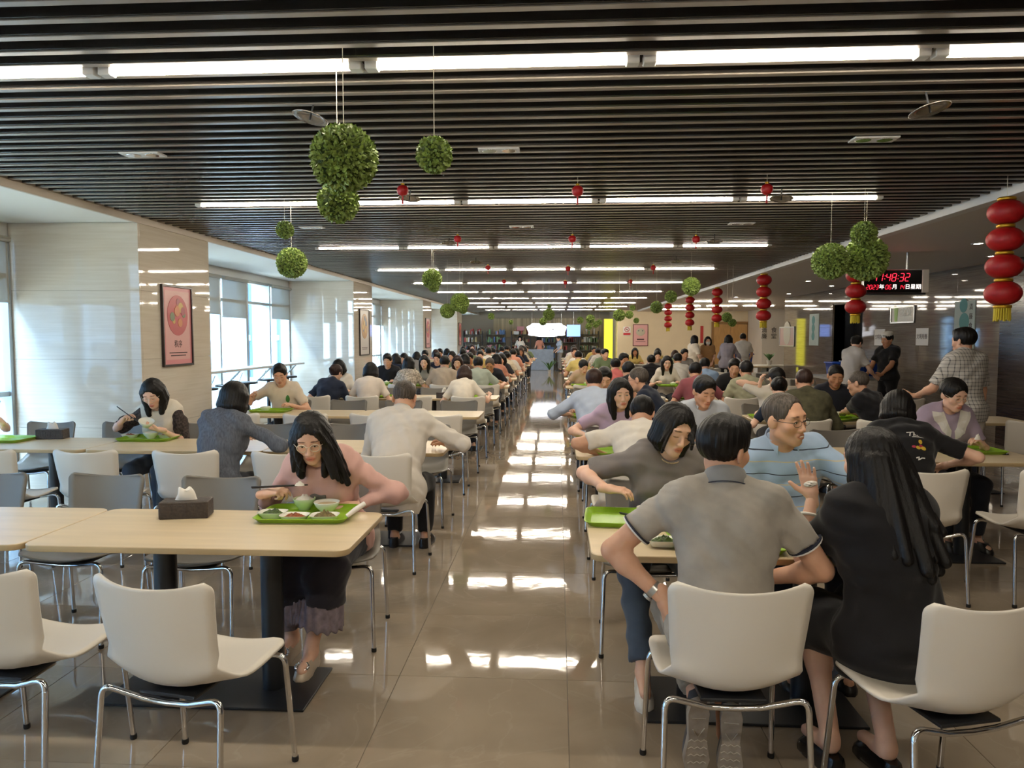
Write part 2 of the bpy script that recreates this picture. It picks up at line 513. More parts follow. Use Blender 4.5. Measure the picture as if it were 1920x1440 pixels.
M_spot = emit('downlight_glow', '#fff4e2', 30)
spots = [(5.1, 9.5), (5.1, 12.6), (5.1, 15.7), (6.1, 11.0), (6.1, 14.1), (6.1, 17.2), (5.1, 18.8), (5.1, 6.4), (5.1, 3.3), (6.1, 20.3), (5.1, 21.9)]
sp0 = None
for i, (x, y) in enumerate(spots):
    if sp0 is None:
        sp0 = empty('downlight')
        MB().lathe([(.05, -.006), (.075, -.008), (.078, 0), (.05, .0)], 20, caps=False).build('trim_ring', M_cap, sp0)
        MB().lathe([(.0495, -.004), (.001, -.0041)], 20).build('lens', M_spot, sp0)
        o = sp0
    else: o = copy_tree(sp0)
    o.location = (x, y, ZS)
    tag(o, 'round downlight in the right plaster ceiling, %s of its row' % ordn[sorted([s[1] for s in spots if s[0] == x]).index(y)] + (' near lanterns' if x < 6 else ' near marble wall'), 'downlight', 'recessed downlights in the right ceiling')

# ================================================================== FURNITURE
M_ttop = mat('maple_laminate', '#d6c2a0', .32, var=.07, vscale=3, stretch=(.5, 6, 1), spec=.4)
M_tedge = mat('maple_edge_band', '#c2ab84', .4, var=.08, vscale=5)
M_wshell = mat('white_shell_plastic', '#e3dcd0', .38, spec=.4)
M_gshell = mat('grey_shell_plastic', '#7b766e', .42, spec=.4)
M_plug = mat('rubber_black', '#1a1a1a', .7)
TW, TD, TH = 1.39, .67, .75

def table_proto():
    e = empty('dining_table')
    hx, hy, r = TW / 2, TD / 2, .055
    b = MB().mat(1).rrect([(hx - .003, hy - .003, r, TH - .028), (hx, hy, r, TH - .025), (hx, hy, r, TH - .003)], 6, True)
    b.mat(0).rrect([(hx, hy, r, TH - .003), (hx - .0025, hy - .0025, r, TH)], 6, False)
    b.build('tabletop', [M_ttop, M_tedge], e)
    for sx in (-.25, .25):
        MB().lathe([(.05, .012), (.05, TH - .045)], 24, (sx, 0, 0)).bbox(sx - .16, sx + .16, -.16, .16, TH - .045, TH - .0285, .003).build('pedestal', M_blackmetal, e)
    MB().bbox(-.46, .46, -.21, .21, 0, .012, .003).build('base_plate', M_blackmetal, e)
    return e

def shell_mesh(m):
    # side profile (y, z, half width), front of the seat to the top of the back
    P = np.array([(.225, .452, .226), (.20, .456, .234), (.12, .450, .238), (.02, .438, .238), (-.08, .432, .232), (-.145, .437, .222),
                  (-.185, .456, .214), (-.207, .49, .210), (-.221, .54, .211), (-.236, .61, .216), (-.252, .69, .223), (-.268, .785, .231), (-.273, .812, .232)])
    # resample
    d = np.r_[0, np.cumsum(np.hypot(np.diff(P[:, 0]), np.diff(P[:, 1])))]
    nu, nv = 40, 15
    q_ = np.linspace(0, 1, nu); q_ = q_ - .11 * np.sin(2 * np.pi * q_) ; t = d[-1] * q_
    Q = np.stack([np.interp(t, d, P[:, i]) for i in range(3)], 1)
    for _ in range(2):
        Q[1:-1] = .25 * Q[:-2] + .5 * Q[1:-1] + .25 * Q[2:]
    grid = np.zeros((nu, nv, 3))
    L = d[-1]; rc = .032
    for i in range(nu):
        w = Q[i, 2]
        e0 = t[i]; e1 = L - t[i]
        for e_, rr in ((e0, .06), (e1, rc)):
            if e_ < rr: w -= rr - math.sqrt(max(rr * rr - (rr - e_) ** 2, 0))
        back = min(1, max(0, (Q[i, 1] - .45) / .12)) if t[i] > .3 else 0.
        for j in range(nv):
            v = -1 + 2 * j / (nv - 1)
            x = v * w
            y = Q[i, 0] + back * .055 * v * v
            z = Q[i, 1] + (1 - back) * .022 * v * v + .050 * v * v * math.exp(-((t[i] - .40) / .085) ** 2) + back * .020 * v * v * min(1, max(0, (.30 - e1) / .30))
            grid[i, j] = (x, y, z)
    du = np.gradient(grid, axis=0); dv = np.gradient(grid, axis=1)
    n = np.cross(dv, du); n /= np.linalg.norm(n, axis=2, keepdims=True) + 1e-9
    th = .0055
    A = grid + n * th; B = grid - n * th
    V = np.concatenate([A.reshape(-1, 3), B.reshape(-1, 3)])
    F = []; o = nu * nv
    for i in range(nu - 1):
        for j in range(nv - 1):
            a = i * nv + j
            F.append((a, a + 1, a + nv + 1, a + nv)); F.append((o + a, o + a + nv, o + a + nv + 1, o + a + 1))
    bd = [(0, j) for j in range(nv)] + [(i, nv - 1) for i in range(1, nu)] + [(nu - 1, j) for j in range(nv - 2, -1, -1)] + [(i, 0) for i in range(nu - 2, 0, -1)]
    ids = [i * nv + j for i, j in bd]
    for q in range(len(ids)):
        a, b = ids[q], ids[(q + 1) % len(ids)]
        F.append((a, o + a, o + b, b))
    me = fast_mesh('shell', V, np.array(F), True, [m])
    return me

def arc_pts(a, b, c, r, n=5):
    """round the corner b between a and c"""
    a, b, c = Vector(a), Vector(b), Vector(c)
    u = (a - b).normalized(); w = (c - b).normalized()
    p0 = b + u * r; p1 = b + w * r
    return [tuple(p0 * (1 - t) ** 2 + b * 2 * t * (1 - t) + p1 * t * t) for t in [k / n for k in range(n + 1)]]

def arch(yf, yt, zt, zm, ym):
    L = [(-.245, yf, .012)]
    left = arc_pts((-.245, yf, .0), (-.232, yt, zt), (-.12, (yt + ym) / 2, zm + .012), .045)
    right = [(-x, y, z) for x, y, z in left[::-1]]
    return L + left + [(-.09, ym, zm), (0, ym, zm - .004), (.09, ym, zm)] + right + [(.245, yf, .012)]

def chair_proto(kind):
    e = empty('dining_chair')
    link('shell', shell_mesh(M_wshell if kind == 'white' else M_gshell), e)
    MB().tube(arch(-.235, -.195, .440, .392, -.165), .0105, 10).build('rear_frame', M_chrome, e)
    MB().tube(arch(.225, .185, .435, .413, .15), .0105, 10).build('front_frame', M_chrome, e)
    MB().bbox(-.11, .11, -.165, .15, .408, .42, .003).build('mounting_plate', M_blackmetal, e)
    for sx in (-1, 1):
        for y in (-.235, .225):
            MB().lathe([(.012, 0), (.0135, .006), (.0125, .02)], 10, (sx * .245, y, 0)).build('foot_cap', M_plug, e)
    return e

T0 = table_proto(); CH = {'white': chair_proto('white'), 'grey': chair_proto('grey')}
t_used = False; c_used = {'white': False, 'grey': False}
ROWY = [3.275, 5.82, 8.34, 10.68, 13.12, 15.5, 17.9, 20.4, 22.8, 25.3, 27.8, 30.2]
BANKS = {   # name: list of table centre x
    'left': [-.85 - TW / 2 - .005 - (TW + .01) * i for i in range(3)],
    'middle': [.137 + TW / 2],
    'right': [2.04 + TW / 2, 2.04 + TW * 1.5 + .01],
}
BN = {'left': 'left bank', 'middle': 'bank right of the aisle', 'right': 'far right bank'}
TY = {('middle', 1): 5.73, ('right', 1): 5.64, ('middle', 2): 8.18, ('right', 2): 8.1}
def row_y(bank, r): return TY.get((bank, r), ROWY[r])
TABLES = []
def seatword(i): return ordn[i]
for r in range(12):
    for bank, xs in BANKS.items():
        for i, x in enumerate(xs):
            if bank == 'left' and i == 2 and r != 1: continue
            if bank == 'right' and (r == 0 or (i == 1 and r < 2) or r > 8): continue
            if r > 10 and bank == 'left' and i == 1: continue
            y = row_y(bank, r)
            o = copy_tree(T0) if t_used else T0
            t_used = True
            o.location = (x, y, 0)
            tag(o, 'maple-topped dining table, %s row of the %s%s' % (ordn[r], BN[bank], {0: ', aisle end' if bank != 'right' else ', inner table', 1: ', second from the aisle' if bank != 'right' else ', outer table', 2: ', nearest the window'}[i]), 'table', 'maple dining tables')
            TABLES.append((bank, r, i, x, y))
CHAIRS = {}   # (bank,row,table,side,k): overrides (x,y,rz) or None to leave out
CH_OVR = {
    ('left', 0, 0, 'near', 0): None,
    ('left', 0, 0, 'near', 1): (-1.28, 2.53, R(-11)),
    ('left', 0, 1, 'near', 0): (-1.97, 2.62, R(-6)),
    ('left', 0, 1, 'near', 1): None,
    ('middle', 0, 0, 'near', 0): (.585, 2.61, R(1)),
    ('middle', 0, 0, 'near', 1): (1.25, 2.50, R(15)),
    ('middle', 0, 0, 'far', 1): (1.20, 3.98, R(180)),
    ('right', 1, 0, 'near', 1): (2.96, 4.80, R(4)),
    ('right', 1, 0, 'near', 0): (2.23, 4.79, R(-3)),
}
rnd = random.Random(5)
SEATS = {}
for bank, r, i, x, y in TABLES:
    for side in ('near', 'far'):
        for k in (0, 1):
            sgn = -1 if bank == 'left' else 1
            cx = x + sgn * (-.35 if k == 0 else .35)
            off = .60 + rnd.uniform(-.02, .05)
            cy = y - off if side == 'near' else y + off
            rz = (0 if side == 'near' else math.pi) + R(rnd.uniform(-5, 5))
            SEATS[(bank, r, i, side, k)] = (cx, cy, rz)
            key = (bank, r, i, side, k)
            if r > 8: continue
            if key in CH_OVR:
                if CH_OVR[key] is None: continue
                cx, cy, rz = CH_OVR[key]
            kind = 'white' if side == 'near' else 'grey'
            o = copy_tree(CH[kind]) if c_used[kind] else CH[kind]
            c_used[kind] = True
            o.location = (cx, cy, 0); o.rotation_euler = (0, 0, rz)
            n = i * 2 + k
            tag(o, '%s shell chair, %s side of %s row, %s, %s seat' % (kind, side, ordn[r], BN[bank], ordn[n]), 'chair', '%s shell chairs at the tables' % kind)

# ================================================================== PEOPLE: engine
f32 = np.float32; PI_ = math.pi
def V3(*a): return np.array(a, dtype=float)
def unit(v): return v / (np.linalg.norm(v) + 1e-12)

def sd_eval(prims, p):
    d = None
    for q in prims:
        t = q[0]
        if t == 'c' or t == 'cc':              # round cone a->b ; cc = flat cut at b
            a, b, ra, rb = q[1], q[2], q[3], q[4]
            ba = b - a; L2 = float(ba @ ba) + 1e-12
            pa = p - a.astype(f32)
            h = (pa @ ba.astype(f32)) / f32(L2)
            if t == 'cc': cut = (h - 1) * f32(math.sqrt(L2))
            h = np.clip(h, 0, 1)
            pa = pa - h[:, None] * ba.astype(f32)
            e = np.sqrt(np.einsum('ij,ij->i', pa, pa)) - (f32(ra) + f32(rb - ra) * h)
            if t == 'cc': e = np.maximum(e, cut)
            k = q[5]
        elif t == 'e':                          # ellipsoid centre, rotation, radii
            c, Rm, rad = q[1], q[2], q[3]
            l = (p - c.astype(f32)) @ Rm.astype(f32)
            r = np.asarray(rad, dtype=f32)
            l = l / r; k0 = np.sqrt(np.einsum('ij,ij->i', l, l)); l = l / r; k1 = np.sqrt(np.einsum('ij,ij->i', l, l)) + f32(1e-6)
            e = k0 * (k0 - 1) / k1
            k = q[4]
        elif t == 'sub':                        # smooth subtraction of a prim list
            e = -sd_eval(q[1], p); k = q[2]
            h = np.maximum(k - np.abs(d - e), 0) / k
            d = np.maximum(d, e) + h * h * (k * .25); continue
        elif t == 'plane':                      # keep the side where (p-pt).n < 0
            e = (p - q[1].astype(f32)) @ q[2].astype(f32)
            d = np.maximum(d, e); continue
        elif t == 'fn':
            d = d + q[1](p); continue
        elif t == 'grp':
            e = sd_eval(q[1], p); k = q[2]
        if d is None: d = e
        elif k <= 0: d = np.minimum(d, e)
        else:
            h = np.maximum(k - np.abs(d - e), 0) / f32(k)
            d = np.minimum(d, e) - h * h * f32(k * .25)
    return d

def prim_bounds(prims):
    lo = np.full(3, 9e9); hi = -lo
    for q in prims:
        if q[0] in ('c', 'cc'):
            r = max(q[3], q[4])
            for c in (q[1], q[2]): lo = np.minimum(lo, c - r); hi = np.maximum(hi, c + r)
        elif q[0] == 'e':
            r = np.sqrt(((np.abs(q[2]) * np.asarray(q[3])[None, :]) ** 2).sum(1)); lo = np.minimum(lo, q[1] - r); hi = np.maximum(hi, q[1] + r)
        elif q[0] == 'grp':
            a, b = prim_bounds(q[1]); lo = np.minimum(lo, a); hi = np.maximum(hi, b)
    return lo, hi

def prim_far(q, c, rad):
    """True when prim q cannot matter within rad of c"""
    t = q[0]
    if t in ('c', 'cc'):
        ba = q[2] - q[1]; h = min(1, max(0, float((c - q[1]) @ ba) / (float(ba @ ba) + 1e-12)))
        return np.linalg.norm(c - q[1] - ba * h) - max(q[3], q[4]) > rad + q[5]
    if t == 'e': return np.linalg.norm(c - q[1]) - max(q[3]) > rad + q[4]
    if t == 'grp':
        return all(prim_far(z, c, rad + q[2]) for z in q[1] if z[0] in ('c', 'cc', 'e', 'grp'))
    return False
def sd_local(prims, pts, c, rad):
    use = [q for q in prims if not prim_far(q, c, rad)]
    use = [(q[0], [z for z in q[1] if not prim_far(z, c, rad + q[2])]) + tuple(q[2:]) if q[0] == 'grp' else q for q in use]
    if not use or use[0][0] in ('sub', 'plane', 'fn') or any(q[0] == 'grp' and (not q[1] or q[1][0][0] in ('sub', 'plane', 'fn')) for q in use):
        return sd_eval(prims, pts)
    return sd_eval(use, pts)

EDG = [(0, 1), (2, 3), (4, 5), (6, 7), (0, 2), (1, 3), (4, 6), (5, 7), (0, 4), (1, 5), (2, 6), (3, 7)]
def surface(prims, h, box=None):
    """surface nets of an implicit body -> V, F (quads)"""
    lo, hi = prim_bounds(prims) if box is None else box
    lo = lo - 2.2 * h if box is None else lo; hi = hi + 2.2 * h if box is None else hi
    S = 4
    nb = np.maximum(np.ceil((hi - lo) / (h * S)).astype(int), 1)
    n = nb * S
    bi = np.stack(np.meshgrid(*[np.arange(k) for k in nb], indexing='ij'), -1).reshape(-1, 3)
    ctr = (lo + (bi * S + (S - 1) / 2) * h).astype(f32)
    dc = sd_eval(prims, ctr)
    act = np.abs(dc) < h * S * 1.2
    val = np.empty(n, dtype=f32)
    vb = np.repeat(np.repeat(np.repeat(np.where(dc < 0, f32(-1), f32(1)).reshape(nb), S, 0), S, 1), S, 2)
    val[:] = vb
    ab = bi[act]
    if len(ab) == 0: return np.zeros((0, 3)), np.zeros((0, 4), int)
    off = np.stack(np.meshgrid(*[np.arange(S)] * 3, indexing='ij'), -1).reshape(-1, 3)
    CS = max(3, int(round(.11 / (h * S))))
    key = (ab // CS) @ np.array([1, 1000, 1000000]); order = np.argsort(key, kind='stable'); ab = ab[order]; key = key[order]
    cut = np.flatnonzero(np.r_[True, key[1:] != key[:-1]]).tolist() + [len(ab)]
    for i0, i1 in zip(cut[:-1], cut[1:]):
        idx = (ab[i0:i1][:, None, :] * S + off[None]).reshape(-1, 3)
        pts = (lo + idx * h).astype(f32)
        c = (pts.min(0) + pts.max(0)).astype(float) / 2; rad = float(np.linalg.norm(pts.max(0) - pts.min(0))) / 2 + h * S * 1.7
        val[idx[:, 0], idx[:, 1], idx[:, 2]] = sd_local(prims, pts, c, rad)
    ins = val < 0
    cnt = np.zeros(n - 1, dtype=np.int8)
    sl = [slice(0, -1), slice(1, None)]
    for a in (0, 1):
        for b in (0, 1):
            for c in (0, 1):
                cnt += ins[sl[a], sl[b], sl[c]]
    mix = (cnt > 0) & (cnt < 8)
    ci = np.argwhere(mix)
    if len(ci) == 0: return np.zeros((0, 3)), np.zeros((0, 4), int)
    cid = np.full(n - 1, -1, dtype=np.int32); cid[mix] = np.arange(len(ci))
    co = np.array([(a, b, c) for a in (0, 1) for b in (0, 1) for c in (0, 1)])
    cv = np.stack([val[ci[:, 0] + o[0], ci[:, 1] + o[1], ci[:, 2] + o[2]] for o in co], 1)
    acc = np.zeros((len(ci), 3)); num = np.zeros(len(ci))
    for a, b in EDG:
        va, vb_ = cv[:, a], cv[:, b]
        m = (va < 0) != (vb_ < 0)
        t = np.where(m, va / np.where(m, va - vb_, 1), 0)
        q = co[a][None] + t[:, None] * (co[b] - co[a])[None]
        acc += np.where(m[:, None], q, 0); num += m
    V = lo + (ci + acc / num[:, None]) * h
    Fs = []
    for ax in range(3):
        a1, a2 = [(1, 2), (2, 0), (0, 1)][ax]
        s0 = [slice(None)] * 3; s1 = [slice(None)] * 3
        s0[ax] = slice(0, -1); s1[ax] = slice(1, None)
        ch = ins[tuple(s0)] != ins[tuple(s1)]
        e = np.argwhere(ch)
        ok = (e[:, a1] > 0) & (e[:, a2] > 0) & (e[:, a1] < n[a1] - 1) & (e[:, a2] < n[a2] - 1)
        e = e[ok]
        flip = ins[e[:, 0], e[:, 1], e[:, 2]]
        q = []
        for d1, d2 in ((1, 1), (0, 1), (0, 0), (1, 0)):
            c = e.copy(); c[:, a1] -= d1; c[:, a2] -= d2
            q.append(cid[c[:, 0], c[:, 1], c[:, 2]])
        q = np.stack(q, 1)
        q[~flip] = q[~flip][:, ::-1]
        Fs.append(q)
    F = np.concatenate(Fs)
    F = F[(F >= 0).all(1)]
    return V, F

def euler_m(yaw=0, pitch=0, roll=0):
    """head/torso frame, columns = right(x), forward(y), up(z); pitch>0 looks up, yaw>0 turns to own left"""
    return np.array(Matrix.Rotation(R(yaw), 3, 'Z') @ Matrix.Rotation(R(pitch), 3, 'X') @ Matrix.Rotation(R(roll), 3, 'Y'))

def two_bone(S, W, l1, l2, pole):
    d = W - S; L = np.linalg.norm(d); Lc = min(L, (l1 + l2) * .995)
    u = unit(d); W2 = S + u * Lc
    a = (l1 * l1 - l2 * l2 + Lc * Lc) / (2 * Lc)
    hh = math.sqrt(max(l1 * l1 - a * a, 0))
    pp = pole - u * (pole @ u)
    return S + u * a + unit(pp) * hh, W2

def hand_prims(W, d, n, side, pose, s=1.0):
    """W wrist, d finger direction, n palm normal; side +1 right, -1 left"""
    d = unit(d); n = unit(n - d * (n @ d)); t = np.cross(d, n) * side
    P = []
    P.append(('c', W - d * .03 * s, W + d * .02 * s, .025 * s, .026 * s, .02))
    offs = (.027, .0095, -.0085, -.026)
    for i, o in enumerate(offs):
        P.append(('c', W + (d * .022 + t * o * .62) * s, W + (d * (.088 - (.0, 0, .003, .010)[i]) + t * o) * s, .0145 * s, .0108 * s, .014))
    C = {'relax': [(22, 30, 20)] * 4, 'flat': [(4, 8, 5)] * 4, 'open': [(-4, 8, 6), (0, 10, 8), (3, 14, 10), (6, 16, 10)],
         'chop': [(30, 42, 22), (45, 55, 30), (62, 75, 40), (68, 80, 40)], 'fist': [(70, 85, 50)] * 4,
         'pinch': [(38, 45, 25), (48, 55, 30), (40, 40, 25), (30, 35, 20)], 'cup': [(30, 35, 25)] * 4}[pose]
    spread = {'open': 7, 'relax': 3, 'flat': 3}.get(pose, 1)
    lens = (.070, .078, .072, .056)
    for i, o in enumerate(offs):
        base = W + (d * (.088 - (.0, 0, .003, .010)[i]) + t * o) * s
        sa = R(spread * (1.2, .4, -.4, -1.4)[i])
        f = unit(d * math.cos(sa) + t * math.sin(sa))
        ang = 0; a = base; r0 = (.0092, .0095, .009, .0078)[i] * s
        fp = []
        for j, fr in enumerate((.46, .30, .24)):
            ang += R(C[i][j]); b = a + (f * math.cos(ang) + n * math.sin(ang)) * lens[i] * fr * s
            fp.append(('c', a, b, r0 * (1 - .09 * j), r0 * (1 - .09 * (j + 1)), .003)); a = b
        P.append(('grp', fp, .005))
    tb = W + (d * .022 + t * .022 + n * .004) * s
    if pose in ('flat', 'open'): k = (d * .62 + t * .72 + n * .2, d * .75 + t * .6 + n * .1)
    elif pose in ('chop', 'pinch', 'fist', 'cup'): k = (d * .66 + t * .45 + n * .62, d * .88 + t * -.12 + n * .42)
    else: k = (d * .72 + t * .5 + n * .4, d * .92 + t * .15 + n * .32)
    m1 = tb + unit(k[0]) * .044 * s; m2 = m1 + unit(k[1]) * .034 * s
    P.append(('grp', [('c', tb, m1, .0145 * s, .0112 * s, .004), ('c', m1, m2, .011 * s, .0088 * s, .004)], .009))
    return P

def head_prims(c, M, s, sex, detail=True, mouth=0.0):
    def g(x, y, z): return c + M @ (V3(x, y, z) * s)
    P = [('e', g(0, -.014, .034), M, (.077 * s, .095 * s, .083 * s), 0),
         ('e', g(0, .026, -.028), M, (.063 * s, .064 * s, .082 * s), .03 * s)]
    jw = .050 if sex == 'm' else .044
    for q in (-1, 1):
        P.append(('c', g(q * jw, .0, -.062), g(q * .016, .060, -.098), .021 * s, .017 * s, .028 * s))
        P.append(('e', g(q * .041, .056, -.026), M, (.026 * s, .024 * s, .024 * s), .022 * s))
    P.append(('e', g(0, .064, -.100), M, (.022 * s, .021 * s, .017 * s), .022 * s))
    P.append(('c', g(-.036, .070, .024), g(.036, .070, .024), .015 * s, .015 * s, .02 * s))
    for q in (-1, 1):
        P.append(('e', g(q * .080, -.010, -.008), M @ euler_m(q * 22, 0, 0), (.009 * s, .021 * s, .033 * s), .008 * s))
    if detail:
        P.append(('sub', [('e', g(-.031, .098, -.001), M, (.020 * s, .016 * s, .013 * s), 0), ('e', g(.031, .098, -.001), M, (.020 * s, .016 * s, .013 * s), 0)], .014 * s))
        for q in (-1, 1):   # eyelids
            P.append(('e', g(q * .031, .0755, .001), M, (.0165 * s, .0125 * s, .0115 * s), .004 * s))
        P.append(('c', g(0, .086, .004), g(0, .103, -.036), .0075 * s, .0115 * s, .012 * s))
        for q in (-1, 1): P.append(('e', g(q * .0125, .094, -.041), M, (.0085 * s, .011 * s, .008 * s), .006 * s))
        P.append(('e', g(0, .084, -.069), M, (.026 * s, .014 * s, .018 * s), .012 * s))
        P.append(('c', g(-.015, .0925, -.0645), g(.015, .0925, -.0645), .0045 * s, .0045 * s, .006 * s))
        P.append(('c', g(-.012, .0925, -.0755), g(.012, .0925, -.0755), .0055 * s, .0055 * s, .006 * s))
        P.append(('sub', [('c', g(-.021, .100, -.0695), g(.021, .100, -.0695), (.0022 + mouth) * s, (.0022 + mouth) * s, 0)], .004 * s))
    else:
        P.append(('c', g(0, .086, .004), g(0, .103, -.036), .009 * s, .012 * s, .014 * s))
    return P

def wrinkle(seed, amp=.004, scale=1.0):
    rg = np.random.RandomState(seed)
    ks = [(rg.normal(size=3) * (30 if i < 3 else 62) * scale, rg.normal(size=3) * 14 * scale, rg.uniform(0, 6.28, 2)) for i in range(5)]
    def f(p):
        d = np.zeros(len(p), dtype=f32)
        for i, (a, b, ph) in enumerate(ks):
            w = np.sin(p @ b.astype(f32) + f32(ph[1])) * f32(1.6)
            d += f32(amp if i < 3 else amp * .35) * np.sin(p @ a.astype(f32) + f32(ph[0]) + w)
        return d
    return f

def strand_noise(c, M, amp=.003, n=46, seed=1):
    def f(p):
        l = (p - c.astype(f32)) @ M.astype(f32)
        a = np.arctan2(l[:, 0], -l[:, 1] + f32(.02))
        r = np.sqrt(l[:, 0] ** 2 + l[:, 1] ** 2)
        w = np.clip(r / f32(.05), 0, 1)
        return w * (f32(amp) * np.sin(a * n + .9 * np.sin(l[:, 2] * 9 + seed)) + f32(amp * .8) * np.sin(a * n * .37 + 1.0 * np.sin(l[:, 2] * 7 + 2 * seed) + seed))
    return f

# ---- cloth, skin and hair materials
def cloth(name, color, var=.06, rough=.85, bump=.12, bscale=260, sheen=.15):
    return mat('cloth_' + name, color, rough, var=var, vscale=9, bump=bump, bscale=bscale, sheen=sheen, spec=.25)

def skin_mat(name, color):
    if name in MATS: return MATS[name]
    m, nt, p = new_mat(name)
    at = nd(nt, 'ShaderNodeVertexColor'); at.layer_name = 'tint'
    no = nd(nt, 'ShaderNodeTexNoise'); no.inputs['Scale'].default_value = 28; no.inputs['Detail'].default_value = 3
    tc = nd(nt, 'ShaderNodeTexCoord'); nt.links.new(tc.outputs['Object'], no.inputs['Vector'])
    rp = nd(nt, 'ShaderNodeValToRGB'); c = lin(color)
    rp.color_ramp.elements[0].position = .3; rp.color_ramp.elements[1].position = .7
    rp.color_ramp.elements[0].color = (c[0] * .95, c[1] * .90, c[2] * .88, 1); rp.color_ramp.elements[1].color = (*c, 1)
    nt.links.new(no.outputs[0], rp.inputs[0])
    mx = nd(nt, 'ShaderNodeMix', data_type='RGBA', blend_type='MULTIPLY'); mx.inputs[0].default_value = 1
    nt.links.new(rp.outputs[0], mx.inputs[6]); nt.links.new(at.outputs[0], mx.inputs[7])
    nt.links.new(mx.outputs[2], p.inputs['Base Color'])
    p.inputs['Roughness'].default_value = .5; p.inputs['Specular IOR Level'].default_value = .35
    p.inputs['Subsurface Weight'].default_value = .12
    p.inputs['Subsurface Radius'].default_value = (1, .4, .25); p.inputs['Subsurface Scale'].default_value = .006
    MATS[name] = m
    return m

def hair_mat(name, color, rough=.46):
    if name in MATS: return MATS[name]
    m, nt, p = new_mat(name)
    tc = nd(nt, 'ShaderNodeTexCoord'); mp = nd(nt, 'ShaderNodeMapping'); mp.inputs['Scale'].default_value = (150, 150, 5)
    nt.links.new(tc.outputs['Object'], mp.inputs[0])
    no = nd(nt, 'ShaderNodeTexNoise'); no.inputs['Scale'].default_value = 1; no.inputs['Detail'].default_value = 3
    nt.links.new(mp.outputs[0], no.inputs['Vector'])
    c = lin(color); rp = nd(nt, 'ShaderNodeValToRGB')
    rp.color_ramp.elements[0].position = .35; rp.color_ramp.elements[1].position = .72
    rp.color_ramp.elements[0].color = (*[v * .55 for v in c], 1); rp.color_ramp.elements[1].color = (*[v * 1.6 for v in c], 1)
    nt.links.new(no.outputs[0], rp.inputs[0]); nt.links.new(rp.outputs[0], p.inputs['Base Color'])
    bp = nd(nt, 'ShaderNodeBump'); bp.inputs['Strength'].default_value = .55; bp.inputs['Distance'].default_value = .004
    nt.links.new(no.outputs[0], bp.inputs['Height']); nt.links.new(bp.outputs[0], p.inputs['Normal'])
    p.inputs['Roughness'].default_value = rough; p.inputs['Specular IOR Level'].default_value = .28
    MATS[name] = m
    return m
M_skin = [skin_mat('skin_fair', '#e6bca3'), skin_mat('skin_mid', '#d8a98c'), skin_mat('skin_tan', '#c28f6e')]
M_hair = {'black': hair_mat('hair_black', '#120f0e'), 'brown': hair_mat('hair_brown', '#33211a'), 'grey': hair_mat('hair_greying', '#4f4740', .5), 'auburn': hair_mat('hair_auburn', '#2b1815')}
M_eye = mat('eye_white', '#e8e2da', .2); M_iris = mat('eye_iris', '#1c130e', .12)
M_lash = mat('lash', '#17100d', .6)
M_frameclear = mat('spectacle_frame_clear', '#d8c4ae', .15, spec=.6)
M_framedark = mat('spectacle_frame_dark', '#3b3230', .3, metal=.4)

